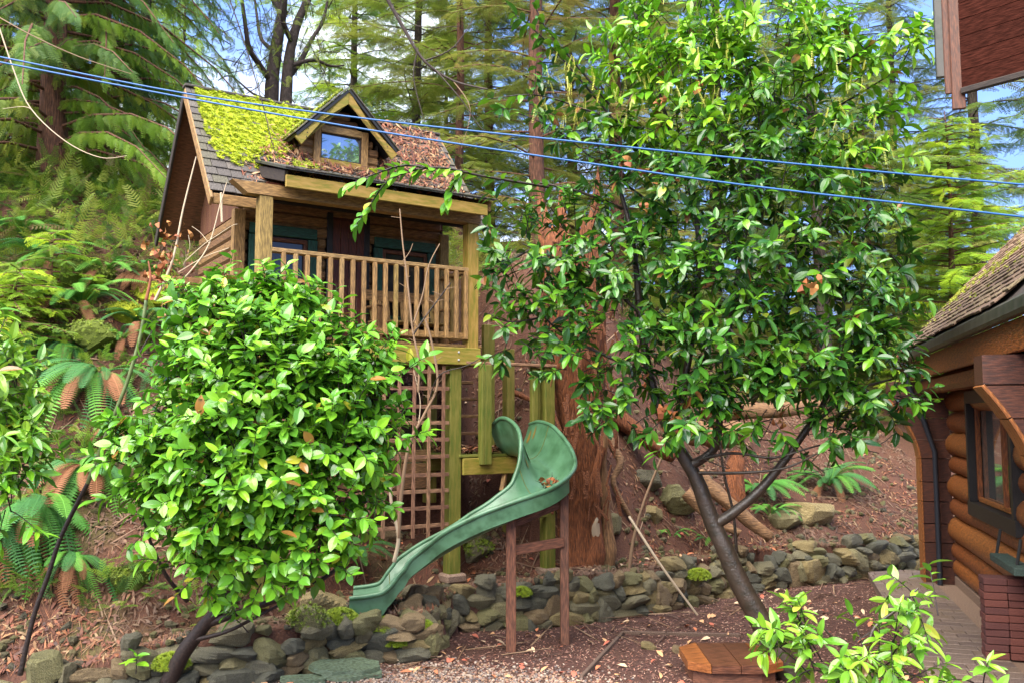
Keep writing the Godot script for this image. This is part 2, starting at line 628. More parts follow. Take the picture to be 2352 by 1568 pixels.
# leaf colours (linear): fresh bush, tree in flower with painted backlight, glossy tree leaf, side bush
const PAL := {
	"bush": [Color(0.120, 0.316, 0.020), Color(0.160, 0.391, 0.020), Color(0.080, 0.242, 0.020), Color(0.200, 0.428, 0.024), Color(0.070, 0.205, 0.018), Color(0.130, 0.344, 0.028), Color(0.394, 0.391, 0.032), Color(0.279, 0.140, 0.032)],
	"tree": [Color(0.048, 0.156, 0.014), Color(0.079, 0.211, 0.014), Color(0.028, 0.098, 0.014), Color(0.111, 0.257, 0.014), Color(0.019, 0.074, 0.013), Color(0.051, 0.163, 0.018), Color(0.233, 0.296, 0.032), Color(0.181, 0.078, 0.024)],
	"young": [Color(0.193, 0.413, 0.016), Color(0.255, 0.482, 0.020), Color(0.132, 0.344, 0.016), Color(0.176, 0.430, 0.024), Color(0.096, 0.284, 0.016), Color(0.228, 0.430, 0.032), Color(0.360, 0.447, 0.041), Color(0.216, 0.120, 0.032)],  # crown top: light shining through the leaves is painted into these greens
	"lime": [Color(0.145, 0.314, 0.019), Color(0.183, 0.359, 0.023), Color(0.106, 0.254, 0.019), Color(0.160, 0.329, 0.039), Color(0.084, 0.224, 0.019), Color(0.206, 0.351, 0.031), Color(0.325, 0.359, 0.046), Color(0.212, 0.120, 0.039)],
}


func make_ground() -> void:
	var xs := []
	var x := -90.0
	while x < 90.0:
		xs.append(x)
		x += 0.085 if x > -7.5 and x < 8.0 else (0.4 if absf(x) < 16 else 4.0)
	var ds := []
	var d := -14.0
	while d < 160.0:
		ds.append(d)
		d += 0.08 if d > 6.8 and d < 15.5 else (0.35 if d > 3.0 and d < 30.0 else 4.0)
	var mb := MB.new()
	var tint := FastNoiseLite.new()
	tint.frequency = 0.5
	tint.seed = 9
	for i in xs.size():
		for j in ds.size():
			var px: float = xs[i]
			var pd: float = ds[j]
			var q := pd - tab(WALL, px)
			var col := Color(0.17, 0.075, 0.045)
			var t := tint.get_noise_2d(px, pd) * 0.5 + 0.5
			if q < 0.1:
				var g := clampf(1.3 - Vector2((px + 0.55) / 1.35, (pd - 7.3) / 1.1).length() + (t - 0.5), 0.0, 1.0)
				col = Color(0.085, 0.034, 0.022).lerp(Color(0.115, 0.053, 0.034), t).lerp(Color(0.15, 0.10, 0.065), g)
			else:
				col = Color(0.105, 0.042, 0.022).lerp(Color(0.15, 0.068, 0.032), t)
				if px < -1.2:
					col = col.lerp(Color(0.12, 0.13, 0.03), clampf((tint.get_noise_2d(px * 1.7 + 40.0, pd * 1.7)) * 2.2, 0.0, 0.75))
				if q > 6.0:
					col = col.lerp(Color(0.12, 0.12, 0.035), clampf((q - 6.0) * 0.15, 0.0, 0.7))
			mb.p(Vector3(px, ground(px, pd), -pd), col)
	var nd := ds.size()
	for i in xs.size() - 1:
		for j in nd - 1:
			var a := i * nd + j
			mb.q(a, a + nd, a + nd + 1, a + 1)
	var o := part(self, "ground", mb.mesh(), M.soil_ground)
	o.set_meta("kind", "structure")


# a flake of leaf, chip or pebble for the litter
func flake_mesh(w: float, bend: float) -> ArrayMesh:
	var mb := MB.new()
	for i in 4:
		var t := i / 3.0
		var h := w * [0.25, 1.0, 0.8, 0.1][i] as float
		var y := bend * sin(t * PI)
		mb.p(Vector3(t - 0.5, y + 0.3 * h, -h))
		mb.p(Vector3(t - 0.5, y + 0.3 * h, h))
	for i in 3:
		mb.q(i * 2, i * 2 + 1, i * 2 + 3, i * 2 + 2)
	return mb.mesh(false)


func tuft_mesh(blades := 7) -> ArrayMesh:
	var mb := MB.new()
	var r := RandomNumberGenerator.new()
	r.seed = 4
	for i in blades:
		var a := TAU * i / blades + r.randf() * 0.6
		var o := Vector3(cos(a), 0, sin(a))
		var s := Vector3(-o.z, 0, o.x) * 0.13
		var h := r.randf_range(0.5, 1.0)
		var k := mb.p(o * 0.1 - s, Color(0.7, 0.7, 0.7))
		mb.p(o * 0.1 + s, Color(0.7, 0.7, 0.7))
		mb.p(o * 0.4 + s * 0.7 + Vector3.UP * h * 0.6)
		mb.p(o * 0.4 - s * 0.7 + Vector3.UP * h * 0.6)
		mb.p(o * 0.8 + Vector3.UP * h)
		mb.q(k, k + 1, k + 2, k + 3)
		mb.f(k + 3, k + 2, k + 4)
	return mb.mesh(false)


func frond_mesh(rise: float, fall: float, pairs := 34) -> ArrayMesh:
	var mb := MB.new()
	var spine := []
	for i in 9:
		var t := i / 8.0
		spine.append(Vector3(t * (1.0 - 0.15 * fall * t), rise * t - fall * t * t, 0))
	mb.tube(spine, tapered(9, 0.008, 0.003), 3, Color(1.6, 1.3, 0.9))
	for i in pairs:
		var t := 0.06 + 0.94 * i / pairs
		var f := t * 8.0
		var k := mini(int(f), 7)
		var pos: Vector3 = (spine[k] as Vector3).lerp(spine[k + 1], f - k)
		var tan_: Vector3 = ((spine[k + 1] as Vector3) - spine[k]).normalized()
		var up := Vector3(-tan_.y, tan_.x, 0)
		var l := 0.115 * sin(PI * pow(1.0 - t, 0.62) * 0.93 + 0.12)
		for s in [-1.0, 1.0]:
			var out := (Vector3(0, 0, s) + tan_ * 0.25 - up * 0.18).normalized()
			var w := tan_ * 0.0105
			var b := mb.p(pos - w)
			mb.p(pos + w)
			mb.p(pos + out * l * 0.6 + w * 0.8 + up * 0.012)
			mb.p(pos + out * l * 0.6 - w * 0.8 + up * 0.012)
			mb.p(pos + out * l)
			if s > 0:
				mb.q(b, b + 3, b + 2, b + 1)
				mb.f(b + 3, b + 4, b + 2)
			else:
				mb.q(b, b + 1, b + 2, b + 3)
				mb.f(b + 3, b + 2, b + 4)
	return mb.mesh(false)


# a flat evergreen spray along +x, unit length; drop bends its tips down
func spray_mesh(drop: float, seed_: int, sides := 9) -> ArrayMesh:
	var mb := MB.new()
	var r := RandomNumberGenerator.new()
	r.seed = seed_
	for i in sides:
		var t := 0.05 + 0.95 * i / sides
		for s in [-1.0, 1.0]:
			var l := (0.42 * (1.0 - t * 0.7)) * r.randf_range(0.7, 1.1)
			var a := Vector3(t, -drop * t * t, 0)
			var out := Vector3(0.75, -drop * 0.9 * t - r.randf_range(0.0, 0.3), s).normalized()
			var w := Vector3(0.014, 0.0, -0.01 * s)
			var e := a + out * l
			var m := a.lerp(e, 0.5) + Vector3(0, 0.012, 0)
			var k := mb.p(a - w)
			mb.p(a + w)
			mb.p(m + w * 1.3)
			mb.p(m - w * 1.3)
			mb.p(e)
			mb.q(k, k + 1, k + 2, k + 3)
			mb.f(k + 3, k + 2, k + 4)
			for j in 3: # leaflets on the side branchlet
				var u := 0.25 + 0.26 * j
				var b := a.lerp(e, u)
				for g in [-1.0, 1.0]:
					var o2 := (out + Vector3(0.5 * g, -0.25, -0.55 * s * g)).normalized() * l * 0.42 * (1.1 - u * 0.5)
					var w2 := out * 0.015
					var k2 := mb.p(b - w2)
					mb.p(b + w2)
					mb.p(b + o2)
					mb.f(k2, k2 + 1, k2 + 2)
	return mb.mesh(false)


func make_house() -> void:
	var h := thing("playhouse", "small log playhouse on a raised deck with mossy shingled roof and gabled dormer", "playhouse", house_o, atan2(TD, TX))
	var W := 2.57
	# deck: boards, joists, front beam
	for i in 8:
		bar(h, "deck_board", Vector3(-0.05, -0.02, -0.06 - i * 0.118), Vector3(2.62, -0.02, -0.06 - i * 0.118), 0.035, 0.11, pick("porch", 4))
	bar(h, "deck_beam", Vector3(-0.1, -0.145, 0.05), Vector3(2.56, -0.145, 0.05), 0.2, 0.045, M.beam_0)
	bar(h, "deck_joist", Vector3(-0.1, -0.15, -0.9), Vector3(2.56, -0.15, -0.9), 0.2, 0.045, M.porch_1)
	bar(h, "deck_joist", Vector3(0.0, -0.15, 0.02), Vector3(0.0, -0.15, -0.95), 0.2, 0.045, M.porch_1)
	bar(h, "deck_joist", Vector3(2.53, -0.15, 0.02), Vector3(2.53, -0.15, -0.95), 0.2, 0.045, M.porch_3)
	for s in [2.22, 2.3]:
		part(h, "bolt", cbox(Vector3(0.022, 0.022, 0.012), 0.004), M.steel, Transform3D(Basis(), Vector3(2.26, -0.145 + (s - 2.26) * 1.1, 0.079)))
	# support posts to the slope
	for s in [[0.06, -2.75], [2.26, -2.62]]:
		bar(h, "post", Vector3(s[0], s[1], -0.06), Vector3(s[0], -0.25, -0.06), 0.15, 0.15, M.mossed_0 if s[0] > 1 else M.mossed_1, Vector3.BACK)
	part(h, "post_footing", cbox(Vector3(0.26, 0.1, 0.26), 0.02), M.concrete, Transform3D(Basis(), Vector3(2.26, -2.66, -0.06)))
	for s in [[0.1, -1.9], [2.45, -1.9]]:
		bar(h, "post", Vector3(s[0], s[1], -0.98), Vector3(s[0], -0.05, -0.98), 0.13, 0.13, M.mossed_1, Vector3.BACK)
	# porch posts
	bar(h, "porch_post", Vector3(0.0, -0.02, -0.02), Vector3(0.0, 1.42, -0.02), 0.14, 0.14, M.porch_3, Vector3.BACK)
	bar(h, "porch_post", Vector3(2.47, -0.24, -0.02), Vector3(2.47, 1.42, -0.02), 0.14, 0.14, M.beam_1, Vector3.BACK)
	# railing
	bar(h, "handrail", Vector3(0.07, 0.87, 0.0), Vector3(2.41, 0.87, 0.0), 0.045, 0.10, M.porch_2)
	bar(h, "bottom_rail", Vector3(0.07, 0.09, 0.0), Vector3(2.41, 0.09, 0.0), 0.075, 0.05, M.porch_0)
	for i in 18:
		var x := 0.19 + i * 0.128
		bar(h, "baluster", Vector3(x, 0.05, 0.05), Vector3(x, 0.845, 0.05), 0.045, 0.045, pick("porch", 4), Vector3.BACK)
	bar(h, "side_rail", Vector3(2.47, 0.87, -0.09), Vector3(2.47, 0.87, -0.86), 0.045, 0.09, M.porch_1)
	bar(h, "side_rail", Vector3(2.47, 0.09, -0.09), Vector3(2.47, 0.09, -0.86), 0.07, 0.05, M.porch_1)
	for i in 5:
		var z := -0.2 - i * 0.135
		bar(h, "baluster", Vector3(2.47, 0.12, z), Vector3(2.47, 0.845, z), 0.042, 0.042, pick("porch", 4), Vector3.BACK)
	# header on the posts with its angled left end, and fascia of the porch roof
	part(h, "header_beam", slab([Vector3(-0.36, 1.545, 0.06), Vector3(2.56, 1.545, 0.06), Vector3(2.56, 1.425, 0.06), Vector3(-0.2, 1.425, 0.06)], Vector3(0, 0, -0.14)), M.porch_0)
	bar(h, "porch_fascia", Vector3(0.12, 1.545, 0.27), Vector3(2.52, 1.545, 0.27), 0.13, 0.035, M.beam_1)
	bar(h, "porch_rafter", Vector3(0.13, 1.6, 0.25), Vector3(0.13, 1.92, -0.86), 0.12, 0.04, M.dark_wood)
	bar(h, "porch_rafter", Vector3(2.57, 1.6, 0.25), Vector3(2.57, 1.92, -0.86), 0.12, 0.04, M.porch_1)
	for i in 3:
		bar(h, "porch_rafter", Vector3(0.74 + i * 0.61, 1.6, 0.25), Vector3(0.74 + i * 0.61, 1.92, -0.86), 0.1, 0.04, M.dark_wood)
	part(h, "porch_roof", slab([Vector3(0.08, 1.655, 0.32), Vector3(2.64, 1.655, 0.32), Vector3(2.64, 1.98, -0.72), Vector3(0.08, 1.98, -0.72)], Vector3(0, 0.028, 0)), M.gutter)
	part(h, "porch_ceiling", slab([Vector3(0.02, 1.56, 0.0), Vector3(2.55, 1.56, 0.0), Vector3(2.55, 1.6, -0.88), Vector3(0.02, 1.6, -0.88)], Vector3(0, 0.02, 0)), M.soffit_0)
	for i in 17: # front edge shingles of the porch roof
		bar(h, "shingle", Vector3(0.1 + i * 0.149, 1.695 + rng.randf() * 0.006, 0.25), Vector3(0.1 + i * 0.149 + 0.143, 1.695 + rng.randf() * 0.006, 0.25), 0.016, 0.17, pick("shingle", 4), Vector3(0, 0.96, 0.27), 0.003)
	# front wall behind the porch: log siding, windows, door
	var zf := -0.93
	var spans := [[0.0, 0.09], [0.9, 1.02], [1.53, 1.6], [2.46, W]]
	for i in 13:
		var y := 0.06 + i * 0.125
		if y > 1.3:
			bar(h, "log", Vector3(0.02, y, zf), Vector3(W - 0.02, y, zf), 0.122, 0.085, pick("logsiding", 4), Vector3.UP, 0.035)
			continue
		for sp in spans:
			bar(h, "log", Vector3(sp[0], y, zf), Vector3(sp[1], y, zf), 0.122, 0.085, pick("logsiding", 4), Vector3.UP, 0.035)
		if y < 0.3:
			bar(h, "log", Vector3(0.09, y, zf), Vector3(0.9, y, zf), 0.122, 0.085, pick("logsiding", 4), Vector3.UP, 0.035)
			bar(h, "log", Vector3(1.6, y, zf), Vector3(2.46, y, zf), 0.122, 0.085, pick("logsiding", 4), Vector3.UP, 0.035)
	for wd in [[0.1, 0.89], [1.62, 2.45]]:
		var win := part(h, "window", cbox(Vector3(wd[1] - wd[0] - 0.02, 0.98, 0.03), 0.003), M.dark_glass, Transform3D(Basis(), Vector3((wd[0] + wd[1]) / 2, 0.83, zf)))
		win.set_meta("label", "dark window pane in a green frame")
		var c := Vector3(wd[0] + wd[1], 0, 0) / 2.0
		var hw: float = (wd[1] - wd[0]) / 2.0
		bar(win, "frame", Vector3(-hw, 0.44, 0.05), Vector3(hw, 0.44, 0.05), 0.12, 0.04, M.green_paint)
		bar(win, "frame", Vector3(-hw, -0.5, 0.05), Vector3(hw, -0.5, 0.05), 0.1, 0.04, M.green_paint)
		for s in [-1, 1]:
			bar(win, "frame", Vector3(s * (hw - 0.05), -0.44, 0.05), Vector3(s * (hw - 0.05), 0.37, 0.05), 0.04, 0.11, M.green_paint, Vector3.BACK)
			bar(win, "sash", Vector3(s * (hw - 0.13), -0.42, 0.035), Vector3(s * (hw - 0.13), 0.36, 0.035), 0.03, 0.045, M.gable_0, Vector3.BACK)
		bar(win, "sash", Vector3(-hw + 0.11, 0.34, 0.035), Vector3(hw - 0.11, 0.34, 0.035), 0.045, 0.03, M.gable_0)
	var door := part(h, "door", cbox(Vector3(0.42, 1.5, 0.05), 0.004), M.door_red, Transform3D(Basis(), Vector3(1.29, 0.77, zf + 0.01)))
	for k in 4:
		bar(door, "plank", Vector3(-0.155 + k * 0.104, -0.72, 0.03), Vector3(-0.155 + k * 0.104, 0.72, 0.03), 0.02, 0.098, M.door_red, Vector3.BACK)
	for s in [1.05, 1.52]:
		bar(h, "door_jamb", Vector3(s, 0.0, zf + 0.03), Vector3(s, 1.56, zf + 0.03), 0.07, 0.07, M.black_trim, Vector3.BACK)
	bar(h, "corner_board", Vector3(-0.02, -0.1, zf + 0.04), Vector3(-0.02, 1.46, zf + 0.04), 0.11, 0.13, M.porch_0, Vector3.BACK)
	bar(h, "corner_board", Vector3(W + 0.0, 0.0, zf + 0.04), Vector3(W + 0.0, 1.46, zf + 0.04), 0.1, 0.12, M.porch_3, Vector3.BACK)
	bar(h, "eave_fascia", Vector3(-0.46, 1.40, -0.28), Vector3(0.0, 1.40, -0.28), 0.11, 0.035, M.porch_0)
	# side and back walls
	for i in 12:
		var y := -0.02 + i * 0.125
		bar(h, "log", Vector3(0.0, y, -1.0), Vector3(0.0, y, -2.6), 0.122, 0.085, pick("logsiding", 4), Vector3.UP, 0.035)
		bar(h, "log", Vector3(W, y, -1.0), Vector3(W, y, -2.6), 0.122, 0.085, pick("logsiding", 4), Vector3.UP, 0.035)
	for s in [[-0.02, 0], [W - 0.02, 1]]:
		for i in 13:
			var z0 := -0.92 - i * 0.13
			var z1 := z0 - 0.126
			var top0 := minf(1.42 + 1.169 * (-z0 - 0.33), 1.42 + 1.169 * (2.87 + z0))
			var top1 := minf(1.42 + 1.169 * (-z1 - 0.33), 1.42 + 1.169 * (2.87 + z1))
			part(h, "gable_board", slab([Vector3(s[0], minf(1.43, top0 - 0.01), z0), Vector3(s[0], top0, z0), Vector3(s[0], top1, z1), Vector3(s[0], minf(1.43, top1 - 0.01), z1)], Vector3(0.03 + 0.006 * (i % 2), 0, 0)), M["gable_%d" % (i % 2)])
	bar(h, "back_wall", Vector3(0, 0.75, -2.6), Vector3(W, 0.75, -2.6), 1.7, 0.06, M.logsiding_1)
	bar(h, "floor_panel", Vector3(0, -0.03, -1.8), Vector3(W, -0.03, -1.8), 0.05, 1.6, M.dark_wood)
	bar(h, "side_brace", Vector3(-0.03, 0.85, -2.5), Vector3(-0.36, 0.85, -2.52), 0.09, 0.05, M.logsiding_2)
	bar(h, "side_trim", Vector3(-0.06, -0.05, -1.75), Vector3(-0.06, 0.55, -1.75), 0.05, 0.09, M.logsiding_2, Vector3.BACK)
	# main roof
	var roof := part(h, "roof", slab([Vector3(-0.47, 1.44, -0.3), Vector3(2.85, 1.44, -0.3), Vector3(2.85, 2.96, -1.6), Vector3(-0.47, 2.96, -1.6)], Vector3(0, 0.03, 0)), M.dark_wood)
	part(h, "roof", slab([Vector3(-0.47, 1.44, -2.9), Vector3(2.85, 1.44, -2.9), Vector3(2.85, 2.96, -1.602), Vector3(-0.47, 2.96, -1.602)], Vector3(0, 0.03, 0)), M.gable_1)
	var up := Vector3(0, 1.3, 1.52).normalized()
	var slope := Vector3(0, 1.52, -1.3)
	for row in 14:
		var t := (row + 0.5) / 14.0
		var c := Vector3(0, 1.48, -0.3) + slope * t + up * 0.014
		var x := -0.49 - (row % 2) * 0.07
		while x < 2.8:
			var w := rng.randf_range(0.12, 0.2)
			var x1 := minf(x + w, 2.87)
			if not (x > 0.8 and x1 < 1.6 and t > 0.5):
				var sh := bar(h, "shingle", Vector3(maxf(x, -0.49), 0, 0) + c, Vector3(x1 - 0.006, 0, 0) + c, 0.014, 0.19, pick("shingle", 4), (up + slope * 0.05).normalized(), 0.003)
				sh.position.y += rng.randf_range(0.0, 0.008)
			x = x1
	bar(h, "ridge_cap", Vector3(-0.5, 3.01, -1.6), Vector3(2.87, 3.01, -1.6), 0.03, 0.14, M.shingle_0)
	for e in [[-0.485, "porch_1"], [2.865, "porch_1"]]:
		bar(h, "bargeboard", Vector3(e[0], 1.36, -0.24), Vector3(e[0], 2.93, -1.595), 0.11, 0.03, M[e[1]])
		bar(h, "bargeboard", Vector3(e[0], 1.36, -2.96), Vector3(e[0], 2.93, -1.605), 0.11, 0.03, M.dark_wood)
	bar(h, "loose_batten", Vector3(-0.4, 1.45, -0.2), Vector3(-0.38, 1.14, -0.2), 0.035, 0.02, M.twig_pale, Vector3.BACK)
	make_dormer(h)
	# moss and needles on the roof
	var xs := []
	var cs := []
	var bare := FastNoiseLite.new()
	bare.frequency = 1.6
	bare.seed = 3
	for i in 34000:
		var s := rng.randf_range(-0.4, 2.4)
		var t := rng.randf_range(0.24, 1.0)
		var edge := 0.33 + clampf((s - 0.25) * 0.42, -0.08, 0.46) + bare.get_noise_2d(s * 2.0, t * 2.0) * 0.2
		if s < -0.33:
			edge += 0.2
		if t < edge or s > 1.9 or bare.get_noise_2d(s * 3.0 + 9.0, t * 3.0) > 0.44:
			continue
		var pos := Vector3(s, 1.49, -0.3) + slope * t + up * (0.012 + 0.05 * maxf(0.0, bare.get_noise_2d(s * 5.0, t * 9.0) + 0.25))
		xs.append(frame(pos, (up * 1.0 + Vector3.UP * 0.5 + rand_dir() * 0.3).normalized(), rng.randf() * TAU, Vector3(0.017, 0.019, 0.017) * rng.randf_range(0.6, 1.4)))
		cs.append(Color(0.34, 0.44, 0.008).lerp(Color(0.50, 0.56, 0.012), clampf(bare.get_noise_2d(s * 6.0, t * 6.0) + rng.randf(), 0.0, 1.0)) if rng.randf() < 0.9 else Color(0.18, 0.24, 0.02))
	for i in 160:
		var s := rng.randf_range(0.5, 0.85) + rng.randfn() * 0.04
		xs.append(frame(Vector3(0.66 + rng.randfn() * 0.08, 1.49, -0.3) + slope * (0.3 + rng.randfn() * 0.03) + up * 0.05, up, rng.randf() * TAU, Vector3(0.03, 0.035, 0.03)))
		cs.append(Color(0.30, 0.36, 0.01))
	many(h, "moss", tuft_mesh(), M.litter, xs, cs)
	# a lumpy moss bed under the tufts
	var mb := MB.new()
	var nx := 46
	var ny := 26
	for i in nx + 1:
		for j in ny + 1:
			var s := lerpf(-0.38, 1.95, float(i) / nx)
			var t := lerpf(0.26, 0.995, float(j) / ny)
			var edge := 0.36 + clampf((s - 0.25) * 0.42, -0.08, 0.46) + bare.get_noise_2d(s * 2.0, t * 2.0) * 0.2
			if s < -0.33:
				edge += 0.2
			var k := clampf((t - edge) * 9.0, -0.6, 1.0)
			mb.p(Vector3(s, 1.48, -0.3) + slope * t + up * (0.045 * k - 0.02 + 0.045 * maxf(0.0, bare.get_noise_2d(s * 5.0, t * 9.0) + 0.25)))
	for i in nx:
		for j in ny:
			var a := i * (ny + 1) + j
			mb.q(a, a + ny + 1, a + ny + 2, a + 1)
	part(h, "moss_bed", mb.mesh(), M.moss)
	xs = []
	cs = []
	for i in 8000:
		var s := rng.randf_range(-0.1, 2.75)
		var t := rng.randf_range(0.02, 1.0)
		var lim := 0.44 + clampf((s - 0.25) * 0.5, -0.25, 0.4) + (0.22 if s > 1.7 else 0.0) + rng.randfn() * 0.08
		if t > lim or rng.randf() > clampf((s + 0.15) * 2.2, 0.12, 1.0):
			continue
		if s > 0.75 and s < 1.66 and t > 0.4:
			continue
		var pos := Vector3(s, 1.49, -0.3) + slope * t + up * (0.01 + 0.06 * rng.randf() * clampf(s * 2.0, 0.1, 1.0))
		xs.append(frame(pos, (up + rand_dir() * 0.45).normalized(), rng.randf() * TAU, Vector3(rng.randf_range(0.04, 0.14), 0.05, rng.randf_range(0.008, 0.045))))
		cs.append(LITTER[rng.randi() % LITTER.size()])
	for i in 500: # the edge of the porch roof
		var s := rng.randf_range(0.2, 2.6)
		xs.append(frame(Vector3(s, 1.72 + rng.randf() * 0.03, 0.25 - rng.randf() * 0.5) + Vector3(0, 0.0, 0), (Vector3.UP + rand_dir() * 0.4).normalized(), rng.randf() * TAU, Vector3(0.08, 0.04, 0.03)))
		cs.append(LITTER[rng.randi() % LITTER.size()])
	many(h, "needle_litter", flake_mesh(0.3, 0.1), M.litter, xs, cs)
	make_trellis(h)
	make_platform(h)
	make_bench()


const LITTER := [Color(0.185, 0.057, 0.022), Color(0.126, 0.038, 0.017), Color(0.229, 0.084, 0.030), Color(0.089, 0.028, 0.015), Color(0.244, 0.126, 0.050), Color(0.170, 0.046, 0.018), Color(0.281, 0.176, 0.084), Color(0.056, 0.022, 0.013)]


func make_dormer(h: Node3D) -> void:
	var zc := -0.88
	var cx := 1.15
	var hw := 0.5
	# stacked log siding, cut to the gable, left and right of and above the window
	for i in 9:
		var y := 2.05 + i * 0.1
		var half := minf(hw, 2.93 - y - 0.05)
		if half < 0.06:
			continue
		if y > 2.13 and y < 2.5:
			for s in [-1.0, 1.0]:
				bar(h, "dormer_log", Vector3(cx + s * 0.28, y, zc), Vector3(cx + s * half, y, zc), 0.098, 0.07, pick("logsiding", 4), Vector3.UP, 0.03)
		else:
			bar(h, "dormer_log", Vector3(cx - half, y, zc), Vector3(cx + half, y, zc), 0.098, 0.07, pick("logsiding", 4), Vector3.UP, 0.03)
	var win := part(h, "dormer_window", cbox(Vector3(0.52, 0.32, 0.02), 0.002), M.glass, Transform3D(Basis.from_euler(Vector3(0.03, 0, 0)), Vector3(cx, 2.34, zc + 0.03)))
	win.set_meta("label", "small dormer window reflecting trees and sky")
	for s in [-1.0, 1.0]:
		bar(win, "frame", Vector3(0.30 * s, -0.24, 0.02), Vector3(0.30 * s, 0.24, 0.02), 0.05, 0.085, M.porch_0, Vector3.BACK)
		bar(win, "sash", Vector3(0.25 * s, -0.155, 0.014), Vector3(0.25 * s, 0.155, 0.014), 0.02, 0.025, M.dark_wood, Vector3.BACK)
		bar(win, "frame", Vector3(-0.258, 0.2 * s, 0.02), Vector3(0.258, 0.2 * s, 0.02), 0.085, 0.052, M.porch_2 if s > 0 else M.beam_1)
	bar(win, "sash", Vector3(-0.24, 0.15, 0.016), Vector3(0.24, 0.15, 0.016), 0.022, 0.02, M.dark_wood)
	bar(win, "sash", Vector3(-0.24, -0.15, 0.016), Vector3(0.24, -0.15, 0.016), 0.02, 0.02, M.dark_wood)
	# cheeks, roof slabs with bargeboards
	for s in [-1.0, 1.0]:
		part(h, "dormer_cheek", slab([Vector3(cx + s * hw, 2.0, zc), Vector3(cx + s * hw, 2.46, zc), Vector3(cx + s * hw, 2.46, -1.15)], Vector3(-0.03 * s, 0, 0)), M.dark_wood)
		var e := Vector3(cx + s * 0.615, 2.33, 0)
		var r := Vector3(cx, 2.96, 0)
		part(h, "dormer_roof", slab([e + Vector3(0, 0, -0.6), r + Vector3(0, 0, -0.6), r + Vector3(0, 0, -1.59), e + Vector3(0, 0, -1.1)], Vector3(0.018 * s, 0.025, 0)), M.black_trim)
		var a := Vector3(cx + s * 0.6, 2.28, -0.61)
		var b := Vector3(cx + s * 0.002, 2.895, -0.61)
		var n := Vector3(-(b.y - a.y), b.x - a.x, 0).normalized() * (-1.0 if s < 0 else 1.0)
		part(h, "bargeboard", slab([a - n * 0.055, Vector3(b.x, b.y - 0.078, b.z), Vector3(b.x, b.y + 0.078, b.z), a + n * 0.055], Vector3(0, 0, -0.03)), M.beam_0 if s < 0 else M.beam_1)
		for k in 3:
			part(h, "nail", cbox(Vector3(0.012, 0.012, 0.006), 0.002), M.iron, Transform3D(Basis(), a.lerp(b, 0.12 + 0.05 * k) + n * (0.03 - 0.03 * k) + Vector3(0, 0, 0.004)))
		for row in 6: # shingles on the dormer roof
			var t := (row + 0.5) / 6.0
			var c := e.lerp(r, t) + Vector3(0.03 * s, 0.036, 0)
			bar(h, "dormer_shingle", c + Vector3(0, 0, -0.585), c + Vector3(0, 0, -1.1 - 0.46 * t), 0.014, 0.17, pick("shingle", 4), Vector3(s * 0.7, 0.7, 0), 0.003)
	var xs := []
	var cs := []
	for i in 500: # moss on the left slope of the dormer
		var t := rng.randf()
		xs.append(frame(Vector3(cx - 0.615, 2.33, 0).lerp(Vector3(cx, 2.96, 0), t) + Vector3(-0.045, 0.045, -0.64 - rng.randf() * 0.8), Vector3(-0.6, 0.8, 0.1), rng.randf() * TAU, Vector3(0.03, 0.035, 0.03)))
		cs.append(Color(0.30, 0.36, 0.01).lerp(Color(0.2, 0.25, 0.02), rng.randf()))
	many(h, "moss", tuft_mesh(), M.litter, xs, cs)


func make_trellis(h: Node3D) -> void:
	for i in 10:
		var y := -0.34 - i * 0.19
		bar(h, "trellis_slat", Vector3(0.16, y + rng.randfn() * 0.006, 0.02), Vector3(2.17, y + rng.randfn() * 0.006, 0.02), 0.042, 0.012, pick("trellis", 3), Vector3.UP, 0.002)
	for i in 11:
		var x := 0.24 + i * 0.185
		bar(h, "trellis_slat", Vector3(x, -0.26, 0.033), Vector3(x + rng.randfn() * 0.006, -2.12 - rng.randf() * 0.12, 0.033), 0.012, 0.042, pick("trellis", 3), Vector3.BACK, 0.002)
	for k in 3:
		bar(h, "cross_plank", Vector3(0.1, -1.3 - 0.16 * k, -0.6), Vector3(2.2, -1.3 - 0.16 * k, -0.6), 0.14, 0.03, pick("logsiding", 4))


